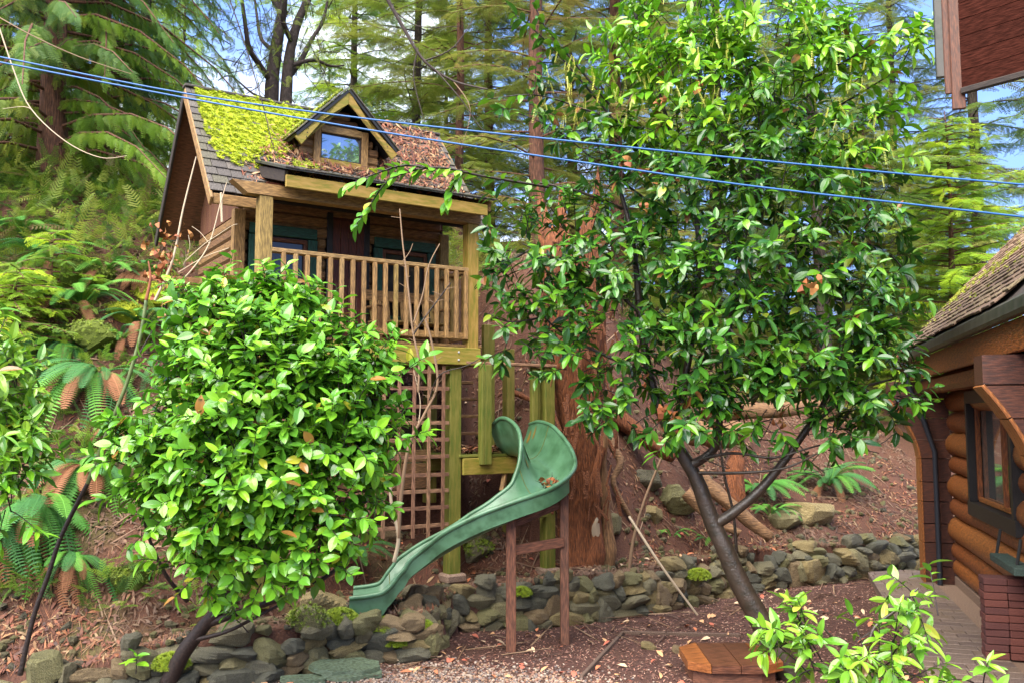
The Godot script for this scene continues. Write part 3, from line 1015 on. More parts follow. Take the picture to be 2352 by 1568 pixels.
func make_platform(h: Node3D) -> void:
	var y := -1.27
	var pl := Node3D.new()
	pl.name = "slide_platform"
	h.add_child(pl, true)
	for i in 7:
		bar(pl, "plank", Vector3(2.3, y - 0.02, -0.02 - i * 0.14), Vector3(3.62, y - 0.02, -0.02 - i * 0.14), 0.035, 0.132, pick("mossed", 3))
	bar(pl, "beam", Vector3(2.34, y - 0.14, 0.04), Vector3(3.6, y - 0.14, 0.04), 0.19, 0.045, M.beam_0)
	bar(pl, "beam", Vector3(2.34, y - 0.14, -0.9), Vector3(3.6, y - 0.14, -0.9), 0.19, 0.045, M.mossed_1)
	bar(pl, "low_beam", Vector3(2.3, y - 0.75, 0.04), Vector3(3.5, y - 0.75, 0.04), 0.05, 0.09, M.mossed_1)
	bar(pl, "brace", Vector3(2.95, y - 0.2, 0.0), Vector3(2.86, y - 0.44, 0.06), 0.06, 0.05, M.porch_1)
	bar(pl, "post", Vector3(3.57, -2.75, -0.02), Vector3(3.57, -0.22, -0.02), 0.14, 0.14, M.mossed_0, Vector3.BACK)
	bar(pl, "post", Vector3(3.57, -2.6, -0.9), Vector3(3.57, 0.05, -0.9), 0.12, 0.12, M.mossed_1, Vector3.BACK)
	part(pl, "post_footing", cbox(Vector3(0.24, 0.12, 0.24), 0.02), M.concrete, Transform3D(Basis(), Vector3(3.57, -2.72, -0.02)))
	bar(pl, "top_rail", Vector3(2.36, -0.215, 0.03), Vector3(3.66, -0.215, 0.03), 0.035, 0.09, M.trellis_1)
	bar(pl, "top_rail", Vector3(2.4, -0.22, 0.0), Vector3(2.4, -0.22, -0.85), 0.035, 0.08, M.trellis_2)
	# paired gate post that hangs below the deck edge
	for k in [[2.565, 0.0, 0.045, 0.09], [2.635, 0.02, 0.09, 0.05]]:
		bar(pl, "gate_post", Vector3(k[0], y - 0.12, 0.085 + k[1]), Vector3(k[0], -0.235, 0.085 + k[1]), k[3], k[2], M.mossed_2, Vector3.BACK)
	for x in [2.46, 2.53]:
		bar(pl, "baluster", Vector3(x, y, -0.55), Vector3(x, -0.24, -0.55), 0.045, 0.045, M.mossed_0, Vector3.BACK)
	for k in [[3.19, -0.86, 0.35], [3.27, -0.86, 0.35], [3.36, 0.0, -0.24], [3.43, -0.05, -0.24]]:
		bar(pl, "baluster", Vector3(k[0], y, k[1]), Vector3(k[0], k[2], k[1]), 0.07, 0.085, pick("mossed", 3), Vector3.BACK)
	for i in 5: # steps up to the deck, behind
		bar(pl, "step", Vector3(2.72, y + 0.22 * (i + 1), -0.95 - 0.1 * i), Vector3(3.2, y + 0.22 * (i + 1), -0.95 - 0.1 * i), 0.04, 0.16, pick("logsiding", 4))
	# litter heaped on the platform
	var xs := []
	var cs := []
	for i in 700:
		xs.append(frame(Vector3(rng.randf_range(2.35, 3.3), y + 0.01 + rng.randf() * 0.06, rng.randf_range(-0.9, 0.03)), (Vector3.UP + rand_dir() * 0.4).normalized(), rng.randf() * TAU, Vector3(0.09, 0.05, 0.05)))
		cs.append(LITTER[rng.randi() % LITTER.size()])
	many(pl, "leaf_litter", flake_mesh(0.3, 0.1), M.litter, xs, cs)


func make_bench() -> void:
	var turn := atan2(TD, TX)
	var b := thing("porch_bench", "slatted wooden bench on the playhouse porch behind the railing", "bench", house_o + Basis(Vector3.UP, turn) * Vector3(1.95, 0, -0.62), turn)
	for i in 9:
		bar(b, "back_slat", Vector3(-0.4 + i * 0.1, 0.3, -0.12), Vector3(-0.4 + i * 0.1, 0.56, -0.17), 0.03, 0.05, pick("porch", 4), Vector3.BACK)
	bar(b, "backrest", Vector3(-0.5, 0.6, -0.17), Vector3(0.5, 0.6, -0.17), 0.13, 0.04, M.logsiding_2)
	for k in 4:
		bar(b, "seat_slat", Vector3(-0.47, 0.27, -0.08 + 0.075 * k), Vector3(0.47, 0.27, -0.08 + 0.075 * k), 0.025, 0.065, pick("porch", 4))
	for s in [-0.44, 0.44]:
		for z in [-0.1, 0.16]:
			bar(b, "leg", Vector3(s, 0, z), Vector3(s, 0.26 if z < 0 else 0.44, z), 0.05, 0.05, M.logsiding_0, Vector3.BACK)
		bar(b, "armrest", Vector3(s, 0.45, -0.16), Vector3(s, 0.45, 0.2), 0.03, 0.07, M.logsiding_2)


func make_cabin() -> void:
	var c := thing("log_cabin", "orange brown log cabin with shake roof and flared log brackets beside the paved path", "cabin", Vector3(5.82, 0, -11.8), -1.859)
	bar(c, "foundation", Vector3(-0.35, 0.05, -0.12), Vector3(6.6, 0.05, -0.12), 0.34, 0.26, M.concrete)
	var courses := [[0.34, 0.14], [0.56, 0.14], [0.83, 0.18], [1.12, 0.145], [1.39, 0.165], [1.68, 0.125], [1.95, 0.165], [2.24, 0.145], [2.52, 0.15], [2.81, 0.16], [3.08, 0.14]]
	for i in courses.size():
		var y: float = courses[i][0]
		var r: float = courses[i][1]
		var runs := [[-0.2, 6.4]]
		if y > 1.2 and y < 2.5:
			runs = [[-0.2, 1.36], [3.42, 6.4]]
		for run in runs:
			var pts := []
			var rad := []
			for k in 9:
				var t := k / 8.0
				pts.append(Vector3(0, rng.randfn() * 0.004, rng.randfn() * 0.004) + Vector3((t - 0.5) * (run[1] - run[0]), 0, 0))
				rad.append(r * rng.randf_range(0.97, 1.03))
			var mb := MB.new()
			mb.tube(pts, rad, 16, Color.WHITE, 0.012, rng.randi())
			var lg := part(c, "log", mb.mesh(), M["cabinlog_%d" % (i % 4)], Transform3D(Basis(), Vector3((run[0] + run[1]) / 2.0, y, -0.1)))
	bar(c, "inner_wall", Vector3(-0.2, 1.6, -0.3), Vector3(1.36, 1.6, -0.3), 3.0, 0.08, M.dark_wood)
	bar(c, "inner_wall", Vector3(3.42, 1.6, -0.3), Vector3(6.4, 1.6, -0.3), 3.0, 0.08, M.dark_wood)
	# window
	var w := part(c, "window", cbox(Vector3(1.98, 1.16, 0.02), 0.002), M.cabin_glass, Transform3D(Basis(), Vector3(2.39, 1.91, -0.07)))
	bar(w, "frame", Vector3(-1.1, 0.63, 0.09), Vector3(1.1, 0.63, 0.09), 0.15, 0.1, M.black_trim)
	bar(w, "frame", Vector3(-1.1, -0.66, 0.09), Vector3(1.1, -0.66, 0.09), 0.16, 0.12, M.black_trim)
	for s in [-1.0, 1.0]:
		bar(w, "frame", Vector3(1.0 * s, -0.58, 0.07), Vector3(1.0 * s, 0.555, 0.07), 0.16, 0.09, M.black_trim, Vector3.BACK)
		bar(w, "sash", Vector3(0.92 * s, -0.56, 0.04), Vector3(0.92 * s, 0.55, 0.04), 0.05, 0.06, M.cabinlog_3, Vector3.BACK)
	bar(w, "mullion", Vector3(0.3, -0.56, 0.04), Vector3(0.3, 0.55, 0.04), 0.05, 0.05, M.cabinlog_3, Vector3.BACK)
	bar(w, "sash", Vector3(-0.9, -0.55, 0.04), Vector3(0.9, -0.55, 0.04), 0.05, 0.05, M.cabinlog_2)
	bar(w, "sash", Vector3(-0.9, 0.53, 0.04), Vector3(0.9, 0.53, 0.04), 0.05, 0.05, M.cabinlog_3)
	# flared log wings that carry the eave
	for wing in [[-0.42, -0.12], [5.0, 5.3]]:
		var y := 0.08
		var k := 0
		while y < 2.78:
			var hgt: float = [0.26, 0.31, 0.25, 0.29][k % 4]
			var y1 := minf(y + hgt, 2.8)
			var poly := []
			for n in 5:
				var yy := lerpf(y, y1 - 0.012, n / 4.0)
				var z := (0.36 if wing[0] < 0.0 else 0.29) + 0.38 * pow(clampf((yy - 1.72) / 0.84, 0.0, 1.0), 1.8)
				poly.append(Vector3(wing[0], yy, z))
			# one convex piece per course: from the wall to the curved end
			var pts := [Vector3(wing[0], y, 0.0), poly[0], poly[2], poly[4], Vector3(wing[0], y1 - 0.012, 0.0)]
			var quad_lo := [pts[0], pts[1], pts[2], Vector3(wing[0], poly[2].y, 0.0)]
			var quad_hi := [Vector3(wing[0], poly[2].y, 0.0), pts[2], pts[3], pts[4]]
			part(c, "bracket_log", slab(quad_lo, Vector3(wing[1] - wing[0], 0, 0)), M["bracket_%d" % (k % 2)])
			part(c, "bracket_log", slab(quad_hi, Vector3(wing[1] - wing[0], 0, 0)), M["bracket_%d" % (k % 2)])
			var a: Vector3 = poly[0] + Vector3(0.0, 0, 0.008)
			for n in 4:
				if poly[n].y < 2.5:
					bar(c, "bracket_edge", Vector3((wing[0] + wing[1]) / 2.0, poly[n].y, poly[n].z + 0.012), Vector3((wing[0] + wing[1]) / 2.0, poly[n + 1].y + 0.004, poly[n + 1].z + 0.012), 0.03, 0.32, M.cabinlog_2, Vector3.BACK, 0.002)
			y = y1
			k += 1
	var mb := MB.new()
	mb.tube([Vector3(-0.04, 0.06, 0.2), Vector3(-0.04, 1.85, 0.2), Vector3(-0.04, 2.25, 0.32), Vector3(-0.04, 2.75, 0.5), Vector3(-0.04, 3.02, 0.52)], [0.035, 0.035, 0.035, 0.035, 0.035], 10)
	part(c, "downpipe", mb.mesh(), M.downpipe)
	# eave: boards, gutter, shakes
	bar(c, "rafter_board", Vector3(-0.5, 2.93, 0.42), Vector3(6.6, 2.93, 0.42), 0.25, 0.05, M.cabinlog_1)
	bar(c, "purlin", Vector3(-0.45, 2.72, 0.25), Vector3(6.6, 2.72, 0.25), 0.2, 0.24, M.cabinlog_3, Vector3.UP, 0.05)
	bar(c, "soffit", Vector3(-0.5, 3.0, 0.18), Vector3(6.6, 3.0, 0.18), 0.03, 0.5, M.soffit_1)
	bar(c, "gutter", Vector3(-0.56, 3.11, 0.5), Vector3(6.6, 3.11, 0.5), 0.13, 0.11, M.gutter, Vector3.UP, 0.025)
	var e := Vector3(0, 3.19, 0.52)
	var sl := Vector3(0, 1.03, -1.0).normalized()
	var up := Vector3(0, 1.0, 1.03).normalized()
	part(c, "roof", slab([e + Vector3(-0.55, 0, 0) - up * 0.03, e + Vector3(6.6, 0, 0) - up * 0.03, e + sl * 5.0 + Vector3(6.6, 0, 0) - up * 0.03, e + sl * 5.0 + Vector3(-0.55, 0, 0) - up * 0.03], -up * 0.1), M.dark_wood)
	bar(c, "bargeboard", e + Vector3(-0.57, -0.12, 0), e + sl * 5.0 + Vector3(-0.57, -0.12, 0), 0.2, 0.04, M.cabinlog_3)
	var xs := []
	var cs := []
	for row in 30:
		var x := -0.58 - (row % 2) * 0.08
		while x < 5.2:
			var w2 := rng.randf_range(0.1, 0.24)
			var p := e + sl * (row * 0.115 + 0.09 + rng.randfn() * 0.008) + up * (0.012 + rng.randf() * 0.008)
			var a := p + Vector3(maxf(x, -0.58), 0, 0)
			var b := p + Vector3(x + w2 - 0.01, 0, 0)
			if b.x - a.x > 0.04:
				if row < 8:
					bar(c, "shake", a, b, 0.022, 0.21, pick("shake", 5), (up + sl * 0.12).normalized(), 0.004)
				else:
					var y2 := (up + sl * 0.12).normalized()
					var z2 := Vector3.RIGHT.cross(y2).normalized()
					xs.append(Transform3D(Basis(Vector3.RIGHT * (b.x - a.x), z2.cross(Vector3.RIGHT) * 0.022, z2 * 0.21), (a + b) / 2.0))
					cs.append([Color(0.26, 0.17, 0.11), Color(0.22, 0.14, 0.09), Color(0.31, 0.22, 0.14), Color(0.19, 0.12, 0.085)][rng.randi() % 4])
			x += w2
	many(c, "shake_field", cbox(Vector3.ONE, 0.08), M.litter, xs, cs)
	xs = []
	cs = []
	for i in 2600: # moss strips on the shakes
		var t := rng.randf_range(0.3, 3.0)
		var x := rng.randf_range(-0.55, 4.0)
		if absf(t - 1.0 - 0.1 * x) > 0.12 + 0.3 * lump.get_noise_2d(x * 300.0, t * 100.0) and rng.randf() > 0.06:
			continue
		xs.append(frame(e + sl * t + Vector3(x, 0, 0) + up * 0.03, up, rng.randf() * TAU, Vector3(0.04, 0.03, 0.04)))
		cs.append(Color(0.30, 0.34, 0.012).lerp(Color(0.16, 0.19, 0.02), rng.randf()))
	many(c, "moss", tuft_mesh(), M.litter, xs, cs)
	# upper gable end that comes down into the view from above
	var g0 := at(2205, 205, 7.0)
	var g1 := at(2367, 186, 6.6)
	var gd := Vector3(g1.x - g0.x, 0, g1.z - g0.z).normalized()
	var inv := c.transform.affine_inverse()
	for i in 9:
		var y := g0.y + 0.07 + i * 0.142
		bar(c, "gable_board", inv * Vector3(g0.x, y, g0.z), inv * (Vector3(g0.x, y, g0.z) + gd * 2.6), 0.138, 0.03, M["soffit_%d" % (i % 3)], Vector3.UP, 0.0012)
	bar(c, "gable_trim", inv * (g0 + Vector3(0, -0.03, 0.03)), inv * (g0 + gd * 2.6 + Vector3(0, -0.03, 0.03)), 0.05, 0.05, M.dark_wood)
	for k in [[-0.02, 0.035, 0.1, -0.17, "gable_trim"], [-0.05, 0.022, 0.14, -0.03, "gable_trim"], [-0.085, 0.04, 0.2, 0.12, "gutter"]]:
		var a: Vector3 = g0 + gd * k[0] + Vector3(0, k[3], 0.02)
		bar(c, "gable_trim", inv * a, inv * Vector3(a.x, g0.y + 1.35, a.z), k[2], k[1], M[k[4]], Vector3.BACK)
	# bracketed board on the wall
	var b := thing("hanging_shelf", "weathered green board held by two dark iron hooks under the cabin window", "shelf", c.transform * Vector3(3.75, 0.97, 0.12), -1.859)
	bar(b, "board", Vector3(-0.42, 0, 0.08), Vector3(0.5, 0, 0.08), 0.07, 0.16, M.teal_board)
	for s in [-0.45, 0.3]:
		bar(b, "hook", Vector3(s, -0.02, 0.1), Vector3(s, 0.26, 0.05), 0.025, 0.03, M.iron, Vector3.BACK)
	# loose bricks in a dry stack
	var br := thing("brick_stack", "short dry stack of loose purplish red bricks against the log wall", "brick stack", at(2316, 1489, 8.3) * Vector3(1, 0, 1) + Vector3(0, 0.12, 0), -1.859)
	for row in 11:
		for k in 2:
			for j in 2:
				var o := Vector3((k - 0.5) * 0.108, 0.033 + row * 0.066, (j - 0.5) * 0.2) if row % 2 else Vector3((k - 0.5) * 0.2 * 0.54, 0.033 + row * 0.066, (j - 0.5) * 0.2)
				var sz := Vector3(0.105, 0.061, 0.195)
				part(br, "brick", cbox(sz, 0.005), pick("brick", 3), Transform3D(Basis(Vector3.UP, rng.randfn() * 0.02), o + Vector3(rng.randfn() * 0.004, 0, rng.randfn() * 0.004)))


func lay_stones(t: Node3D, line: Array, high: float, depth: float, meshes: Array, small: float) -> void:
	var len_ := 0.0
	for i in line.size() - 1:
		len_ += (line[i + 1] as Vector2).distance_to(line[i])
	var y := -0.03
	while y < high:
		var h := rng.randf_range(0.1, 0.19) * small
		var s := rng.randf_range(-0.1, 0.05)
		while s < len_:
			var w := rng.randf_range(0.12, 0.42) * small
			var hh := h * rng.randf_range(0.8, 1.25)
			if rng.randf() < 0.08 and y < 0.1:
				hh *= 1.9
				w *= 1.2
			var k := 0
			var g := clampf(s + w / 2.0, 0.0, len_ - 0.001)
			while k < line.size() - 2 and g > (line[k + 1] as Vector2).distance_to(line[k]):
				g -= (line[k + 1] as Vector2).distance_to(line[k])
				k += 1
			var dir: Vector2 = ((line[k + 1] as Vector2) - line[k]).normalized()
			var p: Vector2 = line[k] + dir * g
			var n := Vector2(dir.y, -dir.x)
			p -= n * (depth * 0.32 + y * 0.18 + rng.randf_range(-0.05, 0.05))
			var top_cut := high + lump.get_noise_2d(p.x * 120.0, 7.0) * 0.25
			if y + hh * 0.5 < top_cut:
				var base := lump.get_noise_2d(p.x * 60.0, p.y * 60.0) * 0.03
				var rot := Basis(Vector3.UP, atan2(dir.y, dir.x) + rng.randfn() * 0.15) * Basis.from_euler(Vector3(rng.randfn() * 0.12, 0, rng.randfn() * 0.1))
				var flip := Basis(Vector3(1, 0, 0), (rng.randi() % 4) * PI / 2.0)
				var size := Vector3(w * 1.38, hh * 1.48, depth * rng.randf_range(0.9, 1.2))
				var b := rot * Basis.from_scale(size) * flip
				part(t, "stone", meshes[rng.randi() % meshes.size()], pick("rock", 7), Transform3D(b, Vector3(p.x, base + y + hh / 2.0, -p.y) - t.position))
			s += w * 0.98
		y += h * 0.95


func make_walls() -> void:
	var ms := []
	for i in 14:
		ms.append(rock_mesh(100 + i, 5, 9, 0.03))
	var w := thing("stone_wall", "long low dry stone retaining wall behind the slide posts, curving away to the cabin", "stone wall", Vector3(-0.6, 0, -9.75))
	lay_stones(w, [Vector2(-0.62, 9.72), Vector2(0.36, 9.98), Vector2(1.69, 10.6), Vector2(3.1, 12.0), Vector2(4.5, 12.6), Vector2(6.3, 13.3)], 0.5, 0.26, ms, 0.86)
	var w2 := thing("stone_wall", "nearer rough stone edging below the bush and the slide's foot", "stone wall", Vector3(-3.0, 0, -7.7))
	lay_stones(w2, [Vector2(-6.0, 7.35), Vector2(-3.3, 7.68)], 0.14, 0.26, ms, 0.8)
	lay_stones(w2, [Vector2(-3.3, 7.68), Vector2(-2.2, 7.95), Vector2(-1.6, 8.35), Vector2(-1.2, 8.52), Vector2(-0.8, 8.6), Vector2(-0.68, 9.0), Vector2(-0.66, 9.6)], 0.38, 0.28, ms, 0.8)
	for i in 64: # tumbled stones behind the edging, round the slide's foot
		var x := rng.randf_range(-2.6, -0.75)
		var d := tab(WALL, x) + rng.randf_range(0.15, 1.0)
		if x < -1.05 and d > 8.55 or x < -1.9 and d > 8.3:
			continue
		var sz := rng.randf_range(0.1, 0.26)
		part(w2, "stone", ms[rng.randi() % 14], pick("rock", 7), Transform3D(Basis.from_euler(Vector3(rng.randfn() * 0.3, rng.randf() * TAU, rng.randfn() * 0.2)) * Basis.from_scale(Vector3(sz * 1.25, sz * 0.8, sz)), on_ground(x, d) + Vector3(0, sz * 0.2, 0) - w2.position))
	var xs := []
	var cs := []
	for p in [[-1.62, 8.55, 0.5, 0.16], [-1.85, 8.4, 0.46, 0.1], [-1.22, 8.66, 0.42, 0.15], [-1.1, 8.6, 0.3, 0.09], [-0.85, 8.75, 0.42, 0.08], [2.3, 11.15, 0.47, 0.14], [-2.9, 7.75, 0.33, 0.14], [0.1, 9.95, 0.5, 0.1]]:
		var top := maxf(ground(p[0], p[1]), p[2] - 0.12)
		for i in 420:
			var o := rand_dir()
			o.y = absf(o.y)
			xs.append(frame(Vector3(p[0], top - 0.02, -p[1]) + o * Vector3(1.0, 0.7, 0.8) * p[3] - w2.position, (o + Vector3.UP * 0.4).normalized(), rng.randf() * TAU, Vector3(0.03, 0.035, 0.03)))
			cs.append(Color(0.28, 0.36, 0.01).lerp(Color(0.16, 0.24, 0.015), rng.randf()))
	many(w2, "moss", tuft_mesh(), M.litter, xs, cs)


const NEEDLE := {
	"cedar": [Color(0.103, 0.217, 0.025), Color(0.171, 0.304, 0.031), Color(0.240, 0.392, 0.037), Color(0.068, 0.145, 0.031), Color(0.308, 0.362, 0.037), Color(0.120, 0.246, 0.061)],
	"fir": [Color(0.120, 0.203, 0.049), Color(0.189, 0.290, 0.049), Color(0.085, 0.160, 0.043), Color(0.256, 0.319, 0.061), Color(0.155, 0.246, 0.074), Color(0.325, 0.319, 0.074)],
	"lime": [Color(0.342, 0.522, 0.037), Color(0.479, 0.600, 0.037), Color(0.223, 0.377, 0.049), Color(0.171, 0.319, 0.074), Color(0.411, 0.551, 0.061), Color(0.274, 0.435, 0.037)],
	"olive": [Color(0.283, 0.310, 0.051), Color(0.212, 0.270, 0.043), Color(0.294, 0.320, 0.060), Color(0.165, 0.240, 0.043), Color(0.230, 0.250, 0.060), Color(0.236, 0.330, 0.051)],
	"brown": [Color(0.221, 0.170, 0.060), Color(0.283, 0.250, 0.060), Color(0.236, 0.280, 0.051), Color(0.189, 0.240, 0.051), Color(0.286, 0.220, 0.068), Color(0.177, 0.200, 0.043)],
}


func conifer(called: String, label: String, u: float, d: float, height: float, r: float, spread: float, style: String, nb: int, hmin: float, pal: String, bark: String, size := 0.6, step := 0.24, group := "trees of the forest behind the playhouse") -> Node3D:
	var x := (u - CX) / F * d
	var t := thing(called, label, "tree", on_ground(x, d) - Vector3(0, 0.15, 0), 0.0, group)
	var pts := []
	var rad := []
	var lean := Vector3(rng.randfn(), 0, rng.randfn()) * 0.012
	for i in 12:
		var f := i / 11.0
		pts.append(Vector3(0, height * f, 0) + lean * height * f + Vector3(rng.randfn(), 0, rng.randfn()) * r * 0.12)
		rad.append(r * (1.0 - 0.93 * f) * (1.45 if i == 0 else 1.0))
	var mb := MB.new()
	mb.tube(pts, rad, 12, Color.WHITE, 0.1, rng.randi())
	part(t, "trunk", mb.mesh(), M[bark])
	var lm := MB.new()
	var xs := []
	var cs := []
	var cols: Array = NEEDLE[pal]
	for i in nb:
		var f := (i + rng.randf()) / nb
		var h := lerpf(hmin, height * 0.97, f)
		var l := spread * pow(maxf(1.0 - h / height, 0.03), 0.7) * rng.randf_range(0.4, 1.12) + 0.25
		var az := i * 2.4 + rng.randf_range(-0.5, 0.5)
		var dir := Vector3(cos(az), 0, sin(az))
		var side := Vector3(-dir.z, 0, dir.x)
		var o := lean * h + Vector3(0, h, 0)
		var droop := rng.randf_range(0.35, 0.85) if style == "cedar" else rng.randf_range(0.1, 0.4)
		var lift := rng.randf_range(0.05, 0.3)
		var sway := rng.randf_range(-0.25, 0.25)
		var line := []
		for k in 5:
			var s := k / 4.0
			line.append(o + dir * l * s + Vector3.UP * l * (lift * s - droop * s * s) + side * sway * l * s * s)
		lm.tube(line, tapered(5, maxf(0.012, r * 0.16), 0.006), 4)
		var base_col: Color = cols[rng.randi() % cols.size()]
		var n := int(l * 3.3 / step) + 2
		for k in n + 1:
			var s := 0.14 + 0.86 * k / n
			var fi := s * 4.0
			var a := mini(int(fi), 3)
			var pos: Vector3 = (line[a] as Vector3).lerp(line[a + 1], fi - a)
			var sg := 1.0 if k % 2 else -1.0
			var ax: Vector3
			var nu: Vector3
			if style == "cedar":
				ax = Vector3.DOWN * rng.randf_range(0.5, 1.1) + dir * 0.45 + side * sg * rng.randf_range(0.1, 0.7)
				nu = dir + rand_dir() * 0.6
			else:
				ax = dir * rng.randf_range(0.4, 0.9) + side * sg * 0.8 + Vector3.DOWN * rng.randf_range(0.0, 0.45)
				nu = Vector3.UP + rand_dir() * 0.4
			if k == n:
				ax = (line[4] as Vector3) - line[3] + Vector3.DOWN * 0.1
			var sz := size * 0.72 * rng.randf_range(0.55, 1.2) * (1.0 - 0.25 * s)
			xs.append(leaf_frame(pos, ax + rand_dir() * 0.15, nu, sz))
			cs.append(base_col.lerp(cols[rng.randi() % cols.size()], rng.randf() * 0.7))
	var lo := part(t, "limb", lm.mesh(), M[bark])
	lo.set_meta("kind", "stuff")
	many(t, "foliage", SPRAY["hang" if style == "cedar" else "flat"], M.spray, xs, cs)
	return t


var SPRAY := {}


func make_forest() -> void:
	SPRAY["hang"] = spray_mesh(0.22, 1)
	SPRAY["flat"] = spray_mesh(0.12, 2)
	# near cedars on the left
	conifer("cedar_tree", "big western cedar with drooping fronds, nearest on the left slope", 95, 13.5, 17, 0.2, 3.2, "cedar", 300, 0.6, "cedar", "bark_cedar", 0.42, 0.13)
	conifer("cedar_tree", "cedar left of the playhouse with bare red lower trunk above the mossy boulder", 205, 15.0, 19, 0.17, 3.0, "cedar", 240, 0.8, "cedar", "bark_cedar", 0.44, 0.15)
	conifer("cedar_tree", "drooping cedar close behind the left gable of the playhouse", 300, 18.5, 18, 0.15, 2.0, "cedar", 150, 0.3, "cedar", "bark_grey", 0.46, 0.17)
	conifer("cedar_tree", "dark cedar cut by the left edge of the picture", -60, 16.0, 20, 0.25, 3.3, "cedar", 230, 0.5, "olive", "bark_cedar", 0.5, 0.18)
	conifer("cedar_tree", "yellowish cedar far back between the left trunks", 270, 26.0, 15, 0.2, 3.4, "cedar", 90, 0.8, "lime", "bark_grey", 0.8, 0.3)
	conifer("cedar_tree", "slim cedar deep in the left forest", 30, 24.0, 24, 0.25, 3.2, "cedar", 110, 1.5, "fir", "bark_cedar", 0.8, 0.3)
	conifer("cedar_tree", "pale green cedar far behind the left gable", 400, 31.0, 12, 0.2, 3.4, "flat", 80, 0.5, "lime", "bark_grey", 0.9, 0.34)
	# behind the house
	conifer("fir_tree", "light green fir just behind the dormer", 800, 24.0, 15.0, 0.16, 3.2, "flat", 150, 0.6, "lime", "bark_grey", 0.75, 0.28)
	conifer("fir_tree", "small grey green fir seen right of the bare twin trunk", 745, 34.0, 10.5, 0.2, 3.0, "flat", 70, 1.0, "fir", "bark_grey", 0.95, 0.34)
	conifer("fir_tree", "tall green fir right of the dormer", 940, 21.0, 20.0, 0.13, 3.0, "flat", 180, 0.5, "olive", "bark_grey", 0.75, 0.28)
	conifer("fir_tree", "open fir with dead brown twigs over the roof's right end", 1050, 18.0, 18.0, 0.11, 2.6, "flat", 130, 0.5, "olive", "bark_cedar", 0.6, 0.26)
	conifer("cedar_tree", "straight cedar with red brown trunk and browning fronds behind the laurel's left side", 1236, 15.0, 22.0, 0.14, 2.6, "flat", 120, 1.0, "brown", "bark_cedar", 0.55, 0.25)
	conifer("fir_tree", "olive fir behind the middle of the big laurel", 1420, 20.0, 21.0, 0.18, 3.4, "flat", 170, 0.5, "olive", "bark_cedar", 0.75, 0.3)
	conifer("fir_tree", "dark fir behind the crown of the big laurel", 1640, 24.0, 23.0, 0.22, 3.8, "flat", 190, 0.5, "fir", "bark_grey", 0.85, 0.32)
	conifer("fir_tree", "fir filling the gap between the stump and the laurel trunk", 1330, 27.0, 22.0, 0.2, 3.8, "flat", 180, 0.3, "fir", "bark_cedar", 0.9, 0.32)
	conifer("fir_tree", "brownish fir behind the porch's right post", 1130, 26.0, 21.0, 0.18, 3.6, "flat", 180, 0.3, "olive", "bark_cedar", 0.9, 0.32)
	# right side
	conifer("fir_tree", "tall fir rising behind the laurel's right shoulder", 1900, 19.0, 20.0, 0.15, 3.0, "flat", 110, 2.5, "fir", "bark_grey", 0.7, 0.3)
	conifer("fir_tree", "half bare fir below the cabin's upper eave", 2070, 26.0, 20.0, 0.15, 3.2, "flat", 130, 3.5, "olive", "bark_grey", 0.8, 0.36)
	conifer("fir_tree", "grey trunked fir above the cabin roof", 2262, 24.0, 22.0, 0.2, 3.3, "flat", 120, 3.5, "fir", "bark_grey", 0.8, 0.34)
	conifer("hemlock_tree", "low hemlock with bright yellow green drooping boughs above the cabin roof", 2200, 19.0, 7.3, 0.12, 3.8, "flat", 170, 0.8, "lime", "bark_cedar", 0.46, 0.15)
	conifer("hemlock_tree", "thin hemlock between the laurel and the cabin gutter", 2010, 23.0, 8.5, 0.11, 3.0, "flat", 130, 0.4, "olive", "bark_cedar", 0.7, 0.26)
	conifer("fir_tree", "young fir standing behind the cabin's far corner", 2120, 30.0, 7.5, 0.18, 3.2, "flat", 120, 0.3, "lime", "bark_grey", 0.9, 0.32)
	conifer("fir_tree", "dark fir at the far right over the cabin roof", 2420, 28.0, 20.0, 0.25, 3.4, "flat", 90, 2.0, "fir", "bark_grey", 0.9, 0.34)
	conifer("fir_tree", "shaded fir far behind the laurel's lower right branches", 1800, 31.0, 12.0, 0.25, 4.0, "flat", 160, 0.3, "olive", "bark_grey", 1.0, 0.36)
	conifer("fir_tree", "pale fir in the distance behind the stump", 1520, 36.0, 16.0, 0.25, 4.2, "flat", 160, 0.3, "lime", "bark_grey", 1.1, 0.4)
	conifer("fir_tree", "distant fir directly behind the mossy half of the roof", 640, 40.0, 9.0, 0.22, 4.0, "flat", 120, 0.5, "lime", "bark_grey", 1.1, 0.4)
	conifer("fir_tree", "distant dark fir left of the bare twin trunk", 490, 44.0, 10.5, 0.22, 4.0, "flat", 120, 0.5, "fir", "bark_grey", 1.1, 0.4)
	conifer("fir_tree", "far fir between the two tall right hand firs", 2180, 42.0, 12.5, 0.22, 3.6, "flat", 70, 0.5, "fir", "bark_grey", 1.2, 0.42)
	conifer("fir_tree", "far olive fir over the laurel's right edge", 1990, 46.0, 15.0, 0.22, 3.8, "flat", 70, 0.5, "olive", "bark_grey", 1.2, 0.42)
	conifer("fir_tree", "distant fir right of the dormer roof", 880, 42.0, 13.0, 0.22, 4.0, "flat", 120, 0.5, "fir", "bark_grey", 1.1, 0.4)
	conifer("fir_tree", "distant fir behind the porch roof", 1020, 38.0, 16.0, 0.22, 4.0, "flat", 140, 0.5, "fir", "bark_grey", 1.1, 0.4)
	# bare twin-trunked tree
	var base := at(640, 420, 17.5)
	var t := thing("bare_tree", "tall dark twin trunked tree with nearly bare limbs behind the mossy roof", "tree", Vector3(base.x, ground(base.x, 17.5) - 0.1, base.z))
